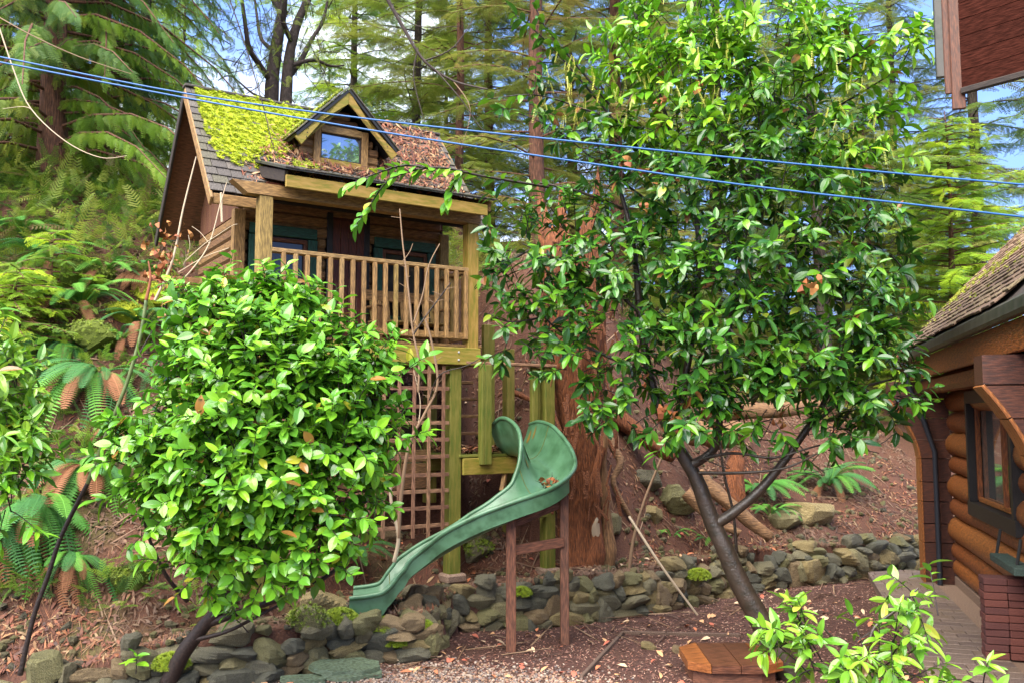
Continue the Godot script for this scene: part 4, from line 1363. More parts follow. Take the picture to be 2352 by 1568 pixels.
	var tr := func(list: Array, r0: float, r1: float, called: String) -> void:
		var pts := []
		for p in list:
			pts.append(at(p[0], p[1], 17.5 + (p[2] if p.size() > 2 else 0.0)) - t.position)
		part(t, called, limb_mesh(pts, r0, r1, 9, 0.05), M.bark_dark)
	tr.call([[640, 560], [632, 400], [622, 290], [624, 200], [634, 110], [648, 10], [640, -100], [650, -260]], 0.2, 0.06, "trunk")
	tr.call([[644, 420], [654, 310], [656, 220], [664, 130], [684, 50], [712, -20], [730, -160]], 0.16, 0.05, "trunk")
	tr.call([[624, 190], [596, 150, -0.3], [572, 110, -0.6], [562, 50, -0.8], [548, -60, -1.0]], 0.07, 0.03, "branch")
	tr.call([[650, 30], [620, -20, 0.3], [600, -90, 0.5]], 0.1, 0.04, "branch")
	tr.call([[660, 180], [690, 140, 0.4], [716, 90, 0.7], [744, 40, 0.9], [760, -60, 1.0]], 0.07, 0.02, "branch")
	tr.call([[672, 100], [650, 50, -0.4], [655, 0, -0.6], [668, -80, -0.8]], 0.06, 0.03, "branch")
	tr.call([[668, 150], [720, 138, 0.3], [760, 152, 0.5], [790, 150, 0.7]], 0.05, 0.015, "branch")
	tr.call([[632, 120], [600, 90, 0.5], [590, 40, 0.8], [580, -40, 1.2]], 0.05, 0.02, "branch")
	tr.call([[620, 230], [580, 215, 0.4], [530, 175, 0.8], [500, 185, 1.0]], 0.03, 0.01, "branch")
	var tw := MB.new()
	var xs := []
	var cs := []
	for i in 90:
		var p := at(rng.randf_range(470, 790), rng.randf_range(-140, 240), 17.5 + rng.randfn() * 1.2) - t.position
		var dir := (rand_dir() + Vector3(0, 0.2, 0)).normalized()
		var line := [p, p + dir * 0.35 + rand_dir() * 0.06, p + dir * 0.75 + rand_dir() * 0.2 + Vector3(0, -0.08, 0), p + dir * 1.0 + rand_dir() * 0.3]
		tw.tube(line, [0.012, 0.009, 0.006, 0.004], 3)
		for k in 7:
			xs.append(leaf_frame((line[k % 4] as Vector3) + rand_dir() * 0.08, rand_dir() + Vector3.DOWN * 0.4, rand_dir(), rng.randf_range(0.12, 0.26)))
			cs.append([Color(0.2, 0.26, 0.04), Color(0.12, 0.18, 0.03), Color(0.28, 0.32, 0.05), Color(0.08, 0.12, 0.03)][rng.randi() % 4])
	part(t, "twigs", tw.mesh(), M.bark_dark).set_meta("kind", "stuff")
	many(t, "foliage", SPRAY["flat"], M.spray, xs, cs)


func make_slide() -> void:
	# floor centre line: x, distance, height, outer wall, inner wall, half width
	var K := [
		[-0.02, 10.68, 1.88, 0.30, 0.34, 0.25], [0.10, 10.42, 1.87, 0.42, 0.38, 0.25], [0.24, 10.1, 1.80, 0.46, 0.38, 0.26], [0.36, 9.75, 1.68, 0.44, 0.30, 0.27], [0.37, 9.42, 1.53, 0.36, 0.24, 0.28], [0.20, 9.16, 1.39, 0.27, 0.2, 0.27],
		[-0.1, 9.03, 1.26, 0.22, 0.2, 0.26], [-0.44, 9.0, 1.10, 0.2, 0.2, 0.25], [-0.78, 9.02, 0.90, 0.19, 0.19, 0.25], [-1.02, 9.0, 0.74, 0.19, 0.19, 0.25], [-1.15, 8.97, 0.6, 0.19, 0.19, 0.25], [-1.27, 8.94, 0.44, 0.2, 0.2, 0.25], [-1.39, 8.92, 0.38, 0.22, 0.22, 0.25], [-1.58, 8.9, 0.38, 0.2, 0.2, 0.25]]
	var P := Vector3(0.0, 0.4, -9.6)
	var t := thing("slide", "green plastic spiral slide with rust streaks running down from the playhouse platform", "slide", P)
	var cpts := []
	var aux := []
	for k in K:
		cpts.append(Vector3(k[0], k[2], -k[1]) - P)
		aux.append(Vector3(k[3], k[4], k[5]))
	var c := smooth_line(cpts, 6)
	var a := smooth_line(aux, 6)
	var mb := MB.new()
	var NP := 14
	var rim_l := []
	var rim_r := []
	var skirt := []
	for side in 2: # the trough and its underside
		var first := mb.v.size()
		for i in c.size():
			var tn: Vector3 = ((c[mini(i + 1, c.size() - 1)] as Vector3) - c[maxi(i - 1, 0)]).normalized()
			var flat := Vector3(tn.x, 0, tn.z).normalized()
			var right := flat.cross(Vector3.UP).normalized()
			for j in NP + 1:
				var e := -1.0 + 2.0 * j / NP
				var hw: float = a[i].z
				var hgt: float = (a[i].x if e > 0 else a[i].y)
				var sec := right * e * hw * (1.0 if side == 0 else 1.07) + Vector3.UP * hgt * pow(absf(e), 2.6)
				if side == 1:
					sec -= Vector3.UP * 0.03 * (1.0 - pow(absf(e), 4.0))
				var s := Vector3(c[i]) + sec
				mb.p(s)
				if side == 0 and j == 0:
					rim_l.append(s - right * 0.012)
				if side == 0 and j == NP:
					rim_r.append(s + right * 0.012)
		for i in c.size() - 1:
			for j in NP:
				var k := first + i * (NP + 1) + j
				if side == 0:
					mb.q(k, k + 1, k + NP + 2, k + NP + 1)
				else:
					mb.q(k, k + NP + 1, k + NP + 2, k + 1)
	part(t, "chute", mb.mesh(), M.slide)
	for r in [rim_l, rim_r]:
		var rb := MB.new()
		rb.tube(r, tapered(r.size(), 0.024, 0.024), 8)
		part(t, "rim", rb.mesh(), M.slide)
	# ribs under the trough and the foot
	for r in [[rim_l, 1.0], [rim_r, -1.0]]:
		var sk := MB.new()
		var line: Array = r[0]
		for i in range(26, line.size()):
			var p: Vector3 = line[i]
			var drop := 0.17 if i < line.size() - 14 else lerpf(0.17, p.y + P.y - 0.2, (i - line.size() + 14.0) / 13.0)
			sk.p(p + Vector3(0, -0.015, 0))
			sk.p(p + Vector3(0, -maxf(drop, 0.1), 0) + Vector3(0, 0, 0.0))
		for i in sk.v.size() / 2 - 1:
			var k := i * 2
			if r[1] > 0:
				sk.q(k, k + 2, k + 3, k + 1)
			else:
				sk.q(k, k + 1, k + 3, k + 2)
		part(t, "skirt", sk.mesh(), M.slide)
	var endp: Vector3 = c[-1]
	part(t, "foot", slab([endp + Vector3(-0.02, 0.0, -0.24), endp + Vector3(-0.02, 0.0, 0.24), endp + Vector3(0.0, -0.16, 0.24), endp + Vector3(0.0, -0.16, -0.24)], Vector3(0.05, 0, 0)), M.slide)
	# seams across the chute
	for i in [10, 27, 44, 62]:
		var sm := []
		var tn: Vector3 = ((c[i + 1] as Vector3) - c[i - 1]).normalized()
		var right := Vector3(tn.x, 0, tn.z).normalized().cross(Vector3.UP).normalized()
		for j in 15:
			var e := -1.0 + j / 7.0
			sm.append(Vector3(c[i]) + right * e * a[i].z * 0.985 + Vector3.UP * ((a[i].x if e > 0 else a[i].y) * pow(absf(e), 2.6) + 0.001))
		var sb := MB.new()
		sb.tube(sm, tapered(15, 0.003, 0.003), 4)
		part(t, "seam", sb.mesh(), M.mossed_0)
	# rust streaks where the bolts sit: thin sheets on the wall
	for s in [[8, 0.93, 0.17, 0.012], [17, 0.86, 0.24, 0.045], [3, -0.9, 0.2, 0.02], [5, -0.95, 0.16, 0.012], [22, 0.9, 0.12, 0.016], [57, -0.86, 0.12, 0.03], [60, -0.9, 0.1, 0.02]]:
		var i: int = s[0]
		var tn: Vector3 = ((c[i + 1] as Vector3) - c[i - 1]).normalized()
		var right := Vector3(tn.x, 0, tn.z).normalized().cross(Vector3.UP).normalized()
		var st := MB.new()
		for n in 6:
			var f := n / 5.0
			var e: float = s[1] * (1.0 - f * s[2] * 1.4)
			var h: float = (a[i].x if e > 0 else a[i].y) * pow(absf(e), 2.6)
			var w: float = s[3] * 1.5 * [0.15, 0.5, 0.8, 1.0, 0.8, 0.3][n]
			var p: Vector3 = Vector3(c[i]) + right * e * a[i].z + Vector3.UP * (h + 0.004) - right * signf(e) * 0.004
			st.p(p - tn * w)
			st.p(p + tn * w)
		for n in 5:
			st.q(n * 2, n * 2 + 1, n * 2 + 3, n * 2 + 2)
		part(t, "rust_stain", st.mesh(), M.slide_stain)
	# legs
	var L := thing("slide_support", "pair of red brown timber posts with a cross rail under the slide's bend", "support frame", Vector3(0.0, 0, -9.0))
	bar(L, "post", Vector3(-0.01, -0.1, 0.0), Vector3(-0.01, 1.30, 0.0), 0.09, 0.10, M.redpost_0, Vector3.BACK)
	bar(L, "post", Vector3(0.54, -0.1, -0.3), Vector3(0.54, 1.50, -0.3), 0.09, 0.09, M.redpost_1, Vector3.BACK)
	bar(L, "cross_rail", Vector3(0.03, 0.97, -0.09), Vector3(0.53, 1.03, -0.24), 0.10, 0.04, M.redpost_0)
	bar(L, "bearer", Vector3(-0.05, 1.21, -0.02), Vector3(0.55, 1.42, -0.33), 0.07, 0.04, M.redpost_1)
	# debris lying in the chute
	var tw := thing("twig_clump", "small clump of dead twigs and leaves lying in the slide's bend", "twigs", Vector3(0.38, 1.57, -9.38))
	for k in 9:
		var dir := Vector3(rng.randfn(), 0.5 + rng.randf() * 0.4, rng.randfn()).normalized()
		part(tw, "twig", limb_mesh([Vector3(rng.randfn() * 0.03, 0, rng.randfn() * 0.03), dir * 0.08, dir * 0.15 + rand_dir() * 0.03], 0.004, 0.002, 4), M.bark_bush)
	for k in 12:
		part(tw, "dead_leaf", flake_mesh(0.35, 0.15), pick("rust_leaf", 3), frame(Vector3(rng.randfn() * 0.05, 0.03 + rng.randf() * 0.05, rng.randfn() * 0.05), rand_dir(), rng.randf() * TAU, Vector3.ONE * rng.randf_range(0.05, 0.1)))


var LEAF := []


# leaves of one shoot: appended as [transform, palette]
func shoot(out: Array, twigs: MB, p: Vector3, dir: Vector3, len_: float, n: int, size: float, wide: float, pal: String, droop := 0.15) -> void:
	var side := dir.cross(Vector3.UP if absf(dir.y) < 0.9 else Vector3.RIGHT).normalized()
	var up := side.cross(dir)
	twigs.tube([p - dir * len_ * 0.35 - Vector3(0, 0.02, 0), p, p + dir * len_ * 0.6 + Vector3(0, 0.01, 0), p + dir * len_], [0.006, 0.005, 0.004, 0.002], 3)
	for k in n:
		var t := pow((k + 0.3) / n, 0.8)
		var a := k * 2.39996 + rng.randf_range(-0.4, 0.4)
		var rad := side * cos(a) + up * sin(a)
		var ld := dir * lerpf(0.25, 0.8, t) + rad * rng.randf_range(0.75, 1.0) - Vector3.UP * rng.randf_range(0.0, droop * 2.0)
		var nu := Vector3.UP * 0.75 + dir * 0.55 + rand_dir() * 0.4
		out.append([leaf_frame(p + dir * len_ * t, ld, nu, size * (rng.randf_range(0.7, 1.15) if rng.randf() < 0.8 else rng.randf_range(0.4, 0.7)), wide * rng.randf_range(0.88, 1.12)), pal])


func crown(out: Array, twigs: MB, lobes: Array, per: float, size: float, wide: float, o: Vector3, n_leaves := 9, droop := 0.15) -> void:
	for lb in lobes:
		var c := at(lb[0], lb[1], lb[2]) - o
		var r: float = lb[3]
		var flat: float = lb[5] if lb.size() > 5 else 1.0
		for i in int(per * r * r):
			var d := rand_dir()
			if d.z < -0.3 and rng.randf() < 0.6:
				d.z = -d.z
			var pos := c + d * Vector3(1.0, flat, 1.0) * r * pow(rng.randf(), 0.4)
			var dir := (d * 0.9 + Vector3.UP * rng.randf_range(-0.1, 0.75) + rand_dir() * 0.4).normalized()
			shoot(out, twigs, pos, dir, rng.randf_range(0.14, 0.3), n_leaves + rng.randi() % 3 - 1, size, wide, lb[4], droop)


func put_leaves(t: Node3D, leaves: Array, twigs: MB, most := 300) -> void:
	part(t, "twigs", twigs.mesh(), M.bark_bush).set_meta("kind", "stuff")
	var order := []
	for i in leaves.size():
		var p: Vector3 = (leaves[i][0] as Transform3D).origin + t.position
		var s := (p - eye).length()
		var b := (leaves[i][0] as Transform3D).basis
		s -= 0.35 * absf(b.y.normalized().dot((eye - p).normalized())) + b.x.length() * 1.5
		order.append([s + rng.randf() * 0.2, i])
	order.sort_custom(func(x, y): return x[0] < y[0])
	var xs := []
	var cs := []
	for k in order.size():
		var lf: Array = leaves[order[k][1]]
		var tint := rng.randi() % 6 if rng.randf() > 0.022 else 6 + rng.randi() % 2
		if k < most:
			part(t, "leaf", LEAF[rng.randi() % LEAF.size()], M["leaf_%s_%d" % [lf[1], tint]], lf[0])
		else:
			xs.append(lf[0])
			cs.append((PAL[lf[1]][tint] as Color) * rng.randf_range(0.85, 1.1))
	var third := xs.size() / 2 + 1
	for g in 2:
		if xs.slice(g * third, (g + 1) * third).size():
			many(t, "foliage", LEAF[g], M.leaf, xs.slice(g * third, (g + 1) * third), cs.slice(g * third, (g + 1) * third))


func stem(t: Node3D, called: String, list: Array, r0: float, r1: float, m: String, sides := 9) -> void:
	var pts := []
	for p in list:
		pts.append(at(p[0], p[1], p[2]) - t.position)
	part(t, called, limb_mesh(pts, r0, r1, sides, 0.04, 5), M[m])


func make_laurels() -> void:
	LEAF = [leaf_mesh(0.2, 0.25, 0.16, 0.012, 1), leaf_mesh(0.21, 0.35, 0.26, 0.016, 2), leaf_mesh(0.19, 0.15, 0.05, 0.018, 3)]
	# rounded bush in front of the playhouse
	var b := thing("laurel_bush", "dense bright green broad leaved bush in front of the playhouse trellis", "bush", Vector3(at(385, 1560, 7.7).x, 0.02, -7.7))
	var lv := []
	var tw := MB.new()
	crown(lv, tw, [[540, 750, 7.3, 0.42, "bush"], [640, 750, 7.4, 0.36, "bush"], [740, 830, 7.3, 0.42, "bush"], [820, 870, 7.3, 0.32, "bush"], [500, 850, 7.2, 0.36, "bush"], [600, 880, 7.0, 0.5, "bush"], [760, 960, 7.1, 0.46, "bush"], [840, 960, 7.3, 0.28, "bush"], [440, 990, 7.1, 0.4, "bush"], [350, 1040, 7.1, 0.26, "bush"], [570, 1060, 6.9, 0.48, "bush"], [740, 1120, 7.0, 0.42, "bush"], [800, 1110, 7.2, 0.24, "bush"], [430, 1130, 7.0, 0.36, "bush"], [570, 1220, 7.0, 0.36, "bush"], [710, 1260, 7.0, 0.28, "bush"], [480, 1290, 7.1, 0.22, "bush"], [610, 1330, 7.1, 0.14, "bush"], [610, 680, 7.3, 0.2, "bush"], [480, 730, 7.3, 0.24, "bush"], [560, 1440, 7.4, 0.06, "bush"]], 470, 0.124, 1.4, b.position, 9)
	# a few single shoots that stand out of the outline
	for s in [[930, 1010, 7.2, 0.8, 0.3], [930, 850, 7.3, 0.7, 0.4], [270, 1060, 7.0, -0.8, 0.2], [300, 1130, 7.0, -0.7, -0.2], [390, 1290, 7.0, -0.6, 0.1], [555, 1110, 6.7, 0.3, 0.4]]:
		shoot(lv, tw, at(s[0], s[1], s[2]) - b.position, Vector3(s[3], s[4], 0.3).normalized(), 0.25, 10, 0.17, 1.1, "bush")
	put_leaves(b, lv, tw)
	stem(b, "trunk", [[385, 1570, 7.7], [420, 1500, 7.65], [465, 1440, 7.6], [515, 1380, 7.5], [540, 1290, 7.4], [560, 1180, 7.3], [560, 1050, 7.2]], 0.075, 0.02, "bark_bush", 12)
	stem(b, "branch", [[470, 1435, 7.6], [540, 1410, 7.45], [640, 1375, 7.3], [740, 1330, 7.3], [800, 1280, 7.3]], 0.035, 0.012, "bark_bush")
	stem(b, "branch", [[515, 1375, 7.5], [600, 1310, 7.3], [680, 1220, 7.2], [740, 1100, 7.2], [790, 950, 7.3]], 0.032, 0.01, "bark_bush")
	stem(b, "branch", [[440, 1470, 7.6], [520, 1450, 7.5], [600, 1410, 7.4], [680, 1370, 7.35]], 0.02, 0.008, "bark_bush")
	stem(b, "branch", [[430, 1380, 7.5], [380, 1320, 7.35], [340, 1230, 7.2], [320, 1150, 7.1]], 0.02, 0.008, "bark_bush")
	stem(b, "branch", [[540, 1280, 7.4], [480, 1150, 7.3], [450, 1000, 7.2], [480, 850, 7.2], [520, 720, 7.3]], 0.03, 0.008, "bark_bush")
	stem(b, "branch", [[550, 1240, 7.4], [640, 1080, 7.2], [680, 900, 7.2], [690, 760, 7.3]], 0.028, 0.008, "bark_bush")
	# leaning laurel tree
	var t := thing("laurel_tree", "leaning cherry laurel tree with glossy dark and lime green leaves right of the slide", "tree", Vector3(at(1815, 1545, 8.1).x, 0.0, -8.1))
	lv = []
	tw = MB.new()
	crown(lv, tw, [[1740, 90, 8.4, 0.75, "young"], [1560, 60, 8.4, 0.6, "young"], [1890, 180, 8.4, 0.6, "young"], [1600, 230, 8.3, 0.7, "young"], [1770, 330, 8.2, 0.8, "tree"], [1930, 370, 8.4, 0.55, "young"], [1470, 200, 8.4, 0.42, "young"], [1450, 40, 8.4, 0.3, "young"], [1330, 300, 8.3, 0.2, "tree"], [1210, 230, 8.2, 0.2, "tree"], [2040, 120, 8.1, 0.3, "young"], [1210, 620, 8.3, 0.3, "tree"], [1180, 760, 8.2, 0.24, "tree"],  # upper lobes take the palette with backlight painted in
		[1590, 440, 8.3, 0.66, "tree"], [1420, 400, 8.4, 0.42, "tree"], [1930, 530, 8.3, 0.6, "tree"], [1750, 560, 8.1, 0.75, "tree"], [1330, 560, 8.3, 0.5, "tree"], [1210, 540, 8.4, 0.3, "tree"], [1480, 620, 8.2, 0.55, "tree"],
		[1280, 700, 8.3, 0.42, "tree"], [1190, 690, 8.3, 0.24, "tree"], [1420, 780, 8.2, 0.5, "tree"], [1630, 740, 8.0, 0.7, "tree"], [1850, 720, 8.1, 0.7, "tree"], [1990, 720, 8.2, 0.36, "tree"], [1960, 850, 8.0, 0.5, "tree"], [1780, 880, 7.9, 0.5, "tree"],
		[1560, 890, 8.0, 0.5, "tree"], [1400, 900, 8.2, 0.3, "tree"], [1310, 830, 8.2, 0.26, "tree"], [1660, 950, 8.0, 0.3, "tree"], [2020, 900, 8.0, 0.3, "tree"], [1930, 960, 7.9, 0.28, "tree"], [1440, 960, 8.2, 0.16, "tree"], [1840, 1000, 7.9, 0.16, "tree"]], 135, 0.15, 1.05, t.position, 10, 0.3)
	# long leafy sprays reaching out of the crown: pixel polyline, leaves
	for sp in [[[[1260, 430, 8.0], [1110, 405, 7.7], [1000, 385, 7.5], [900, 410, 7.4], [850, 470, 7.4], [815, 520, 7.4]], 44, "bush"], [[[1000, 390, 7.5], [930, 380, 7.45], [860, 400, 7.4], [790, 430, 7.4]], 22, "bush"], [[[1060, 390, 7.6], [1040, 430, 7.6], [1020, 470, 7.6]], 14, "bush"], [[[1480, 300, 8.3], [1340, 250, 8.2], [1230, 218, 8.1], [1120, 228, 8.0]], 24, "tree"], [[[1430, 300, 8.3], [1330, 180, 8.3], [1250, 90, 8.3], [1180, 30, 8.3]], 40, "tree"], [[[1400, 240, 8.3], [1300, 120, 8.3], [1240, 40, 8.3], [1220, -40, 8.3]], 34, "tree"], [[[1500, 470, 8.3], [1380, 380, 8.2], [1280, 300, 8.2], [1190, 260, 8.2]], 22, "tree"],
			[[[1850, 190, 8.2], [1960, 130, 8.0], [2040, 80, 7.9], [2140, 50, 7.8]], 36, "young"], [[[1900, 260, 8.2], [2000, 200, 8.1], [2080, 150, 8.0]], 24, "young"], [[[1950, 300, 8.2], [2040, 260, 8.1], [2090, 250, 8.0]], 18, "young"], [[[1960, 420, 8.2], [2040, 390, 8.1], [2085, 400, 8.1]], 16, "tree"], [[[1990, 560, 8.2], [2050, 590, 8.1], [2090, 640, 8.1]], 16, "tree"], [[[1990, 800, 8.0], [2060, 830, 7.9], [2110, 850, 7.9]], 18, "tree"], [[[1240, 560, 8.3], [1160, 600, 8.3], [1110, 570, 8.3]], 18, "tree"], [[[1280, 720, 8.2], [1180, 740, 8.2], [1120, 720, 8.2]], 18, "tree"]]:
		var line := smooth_line(pixels(sp[0]), 5)
		for i in line.size():
			line[i] -= t.position
		tw.tube(line, tapered(line.size(), 0.013, 0.004), 4)
		for k in int(sp[1]):
			var f: float = (k + rng.randf()) / sp[1] * (line.size() - 1.001)
			var i := int(f)
			var p: Vector3 = (line[i] as Vector3).lerp(line[i + 1], f - i)
			var dir: Vector3 = ((line[i + 1] as Vector3) - line[i]).normalized()
			var side := dir.cross(Vector3.UP).normalized() * (1.0 if k % 2 else -1.0)
			lv.append([leaf_frame(p, dir * 0.5 + side * 0.8 + Vector3.DOWN * rng.randf_range(-0.3, 0.6) + rand_dir() * 0.25, Vector3.UP + rand_dir() * 0.5, rng.randf_range(0.12, 0.19), 0.95), sp[2]])
	put_leaves(t, lv, tw)
	stem(t, "trunk", [[1830, 1580, 8.1], [1795, 1510, 8.1], [1750, 1430, 8.12], [1700, 1340, 8.15], [1665, 1260, 8.17], [1635, 1195, 8.2], [1600, 1100, 8.22], [1560, 1030, 8.25], [1520, 950, 8.3], [1490, 850, 8.3], [1470, 720, 8.3], [1455, 560, 8.3], [1420, 420, 8.3]], 0.115, 0.018, "bark_laurel", 14)
	stem(t, "branch", [[1640, 1205, 8.2], [1680, 1180, 8.15], [1740, 1130, 8.1], [1800, 1060, 8.1], [1850, 990, 8.1], [1890, 930, 8.1], [1930, 820, 8.1], [1940, 650, 8.2]], 0.055, 0.014, "bark_laurel")
	stem(t, "branch", [[1585, 1070, 8.22], [1640, 1030, 8.15], [1655, 950, 8.1], [1670, 800, 8.2], [1700, 600, 8.2], [1740, 400, 8.3], [1760, 150, 8.4]], 0.045, 0.01, "bark_laurel")
	stem(t, "branch", [[1560, 1030, 8.25], [1570, 900, 8.2], [1600, 700, 8.2], [1600, 500, 8.3], [1540, 300, 8.3], [1480, 100, 8.4], [1430, -60, 8.4]], 0.04, 0.01, "bark_laurel")
	stem(t, "branch", [[1600, 1085, 8.2], [1700, 1085, 8.0], [1800, 1075, 7.9], [1880, 1040, 7.9]], 0.018, 0.006, "bark_laurel")
	stem(t, "branch", [[1590, 1060, 8.2], [1680, 1040, 8.0], [1780, 1050, 7.9], [1900, 1020, 7.9], [2020, 1040, 7.9]], 0.016, 0.005, "bark_laurel")
	stem(t, "branch", [[1470, 720, 8.3], [1380, 640, 8.3], [1290, 600, 8.3], [1200, 560, 8.3]], 0.02, 0.006, "bark_laurel")
	stem(t, "branch", [[1490, 850, 8.3], [1400, 820, 8.25], [1300, 770, 8.25], [1240, 720, 8.2]], 0.022, 0.006, "bark_laurel")
	stem(t, "branch", [[1850, 990, 8.1], [1960, 900, 8.0], [2050, 870, 7.95]], 0.022, 0.006, "bark_laurel")
	stem(t, "branch", [[1430, 480, 8.3], [1330, 440, 8.1], [1240, 420, 8.0]], 0.016, 0.01, "bark_laurel")
	for i in 14: # dry twigs under the crown
		var u := rng.randf_range(1560, 1950)
		var v := rng.randf_range(960, 1060)
		stem(t, "dry_twig", [[u, v, 8.1], [u + rng.randf_range(-60, 90), v + rng.randf_range(-30, 50), 8.0], [u + rng.randf_range(-90, 170), v + rng.randf_range(-50, 60), 7.95]], 0.006, 0.003, "bark_laurel", 4)
	# yellow flower spikes and dead leaves caught in the crown
	var xs := []
	var cs := []
	for i in 420:
		var lb: Array = [[1740, 90, 8.1, 0.8], [1560, 60, 8.1, 0.7], [1890, 180, 8.0, 0.7], [1600, 230, 7.9, 0.6], [1930, 370, 8.0, 0.6], [1300, 230, 8.1, 0.4], [1470, 200, 8.1, 0.5]][rng.randi() % 7]
		var p: Vector3 = at(lb[0], lb[1], lb[2]) + rand_dir() * lb[3] * sqrt(rng.randf())
		xs.append(leaf_frame(p - t.position, Vector3.UP + rand_dir() * 0.35, rand_dir(), rng.randf_range(0.07, 0.12), 1.0))
		cs.append(Color(0.62, 0.60, 0.08).lerp(Color(0.45, 0.5, 0.1), rng.randf()))
	var sp := MB.new()
	for i in 9:
		var y := i / 8.0
		for k in 5:
			var a := k * TAU / 5 + i
			var o := Vector3(y, cos(a) * 0.07 * (1.1 - y * 0.7), sin(a) * 0.07 * (1.1 - y * 0.7))
			var q := sp.p(o)
			sp.p(o * Vector3(1, 1.9, 1.9) + Vector3(0.07, 0.03, 0))
			sp.p(o * Vector3(1, 1.9, 1.9) + Vector3(0.0, 0.03, 0.05))
			sp.f(q, q + 1, q + 2)
	many(t, "flower_spike", sp.mesh(false), M.leaf, xs, cs)
	for p in [[1490, 385, 7.9, 0.2], [1440, 370, 7.8, 0.16], [1860, 640, 7.3, 0.2], [1595, 200, 7.7, 0.14], [1520, 240, 7.8, 0.12], [1480, 870, 7.9, 0.12], [1560, 950, 8.0, 0.18], [1620, 960, 8.0, 0.2], [1540, 990, 8.05, 0.16], [1700, 950, 8.0, 0.18], [1790, 960, 7.95, 0.14], [1480, 480, 7.9, 0.1], [1520, 960, 8.0, 0.2]]:
		for k in 5:
			part(t, "dead_leaf", flake_mesh(0.26, 0.3), pick("rust_leaf", 3), frame(at(p[0], p[1], p[2]) - t.position + rand_dir() * p[3] * 0.45, (rand_dir() + Vector3(0, 0, 0.7)).normalized(), rng.randf() * TAU, Vector3.ONE * p[3] * rng.randf_range(0.4, 0.75)))
	# small bush at the bottom right
	var s := thing("laurel_bush", "small bright lime leaved laurel growing in the bottom right corner beside the path", "bush", Vector3(at(1960, 1640, 6.0).x, 0.0, -6.0))
	lv = []
	tw = MB.new()
	crown(lv, tw, [[1850, 1455, 5.9, 0.17, "lime"], [1940, 1480, 5.9, 0.2, "lime"], [2040, 1475, 5.85, 0.19, "lime"], [2110, 1350, 5.9, 0.13, "lime"], [2160, 1390, 5.85, 0.09, "lime"], [2060, 1360, 5.9, 0.1, "lime"], [1900, 1520, 5.8, 0.22, "lime"], [1990, 1530, 5.8, 0.18, "lime"], [2070, 1520, 5.8, 0.12, "lime"], [1840, 1470, 5.85, 0.14, "lime"], [2240, 1575, 5.7, 0.14, "lime"], [2330, 1580, 5.7, 0.08, "lime"]], 230, 0.13, 0.95, s.position, 9, 0.25)
	put_leaves(s, lv, tw)
	stem(s, "trunk", [[1960, 1660, 6.0], [1965, 1560, 5.95], [1990, 1500, 5.9], [2010, 1440, 5.9], [2060, 1400, 5.9], [2110, 1350, 5.9]], 0.022, 0.006, "bark_laurel", 7)
	stem(s, "branch", [[1975, 1530, 5.95], [1930, 1480, 5.9], [1880, 1430, 5.9]], 0.012, 0.005, "bark_laurel", 6)
	stem(s, "branch", [[1965, 1570, 5.95], [2060, 1545, 5.85], [2220, 1575, 5.75]], 0.01, 0.004, "bark_laurel", 5)
	# bush cut by the left edge
	var l := thing("laurel_bush", "narrow leaved light green bush reaching in at the left edge above the hanging ferns", "bush", Vector3(at(-60, 1500, 7.2).x, 0.1, -7.2))
	lv = []
	tw = MB.new()
	crown(lv, tw, [[-40, 880, 6.9, 0.34, "lime"], [30, 900, 6.9, 0.2, "lime"], [-10, 1000, 6.8, 0.3, "lime"], [50, 1030, 6.85, 0.16, "bush"], [-30, 1100, 6.8, 0.26, "bush"], [20, 1150, 6.8, 0.16, "bush"], [-60, 980, 6.9, 0.4, "lime"], [-30, 800, 7.0, 0.24, "lime"]], 240, 0.16, 0.85, l.position, 9, 0.3)
	put_leaves(l, lv, tw, 240)
	stem(l, "trunk", [[-60, 1520, 7.2], [-40, 1300, 7.05], [-10, 1100, 6.95], [0, 950, 6.9]], 0.03, 0.008, "bark_bush")
	# seedling among the edging stones
	var g := thing("laurel_seedling", "tiny laurel seedling with a few broad leaves at the foot of the big bush", "seedling", at(312, 1545, 7.6))
	lv = []
	tw = MB.new()
	shoot(lv, tw, Vector3(0, 0.05, 0), Vector3(0.1, 1, 0.2).normalized(), 0.12, 8, 0.13, 1.1, "bush", 0.3)
	put_leaves(g, lv, tw)


func hit(u: float, v: float) -> Vector3:
	var p := at(u, v, 5.0)
	var d := 5.0
	while d < 60.0:
		p = at(u, v, d)
		if p.y <= ground(p.x, d):
			break
		d += 0.04
	return Vector3(p.x, ground(p.x, d), -d)


var FROND := []


func fern(label: String, pos: Vector3, size: float, n: int, droop: int, face: float, spread := PI, dead := 4, seed_ := 1) -> void:
	var t := thing("sword_fern", label, "fern", pos, 0.0, "sword ferns on the slope")
	var nrm := (Vector3.UP * 1.2 + ground_normal(pos.x, -pos.z)).normalized()
	for i in n + dead:
		var az := face + spread * (2.0 * (i + rng.randf()) / (n + dead) - 1.0)
		if i >= n:
			az = face + rng.randf_range(-1.0, 1.0)
		var dir := Vector3(cos(az), 0, sin(az))
		var tilt := rng.randf_range(0.35, 1.4) if droop == 0 else rng.randf_range(-0.35, 0.45)
		if i >= n:
			tilt = rng.randf_range(-0.9, -0.4)
		var x := (dir + Vector3.UP * tilt * 0.5 + (nrm - Vector3.UP) * 0.4).normalized()
		var z := x.cross(Vector3.UP).normalized().rotated(x, rng.randf_range(-0.4, 0.4))
		var s := size * rng.randf_range(0.65, 1.1)
		var m: Mesh = FROND[(1 if droop == 0 else 2) if rng.randf() < 0.6 else 0]
		part(t, "frond" if i < n else "dead_frond", m, M.fern_dead if i >= n else M["fern_%d" % (rng.randi() % 3)], Transform3D(Basis(x * s, z.cross(x) * s, z * s), Vector3(0, 0.04, 0) + dir * 0.03))


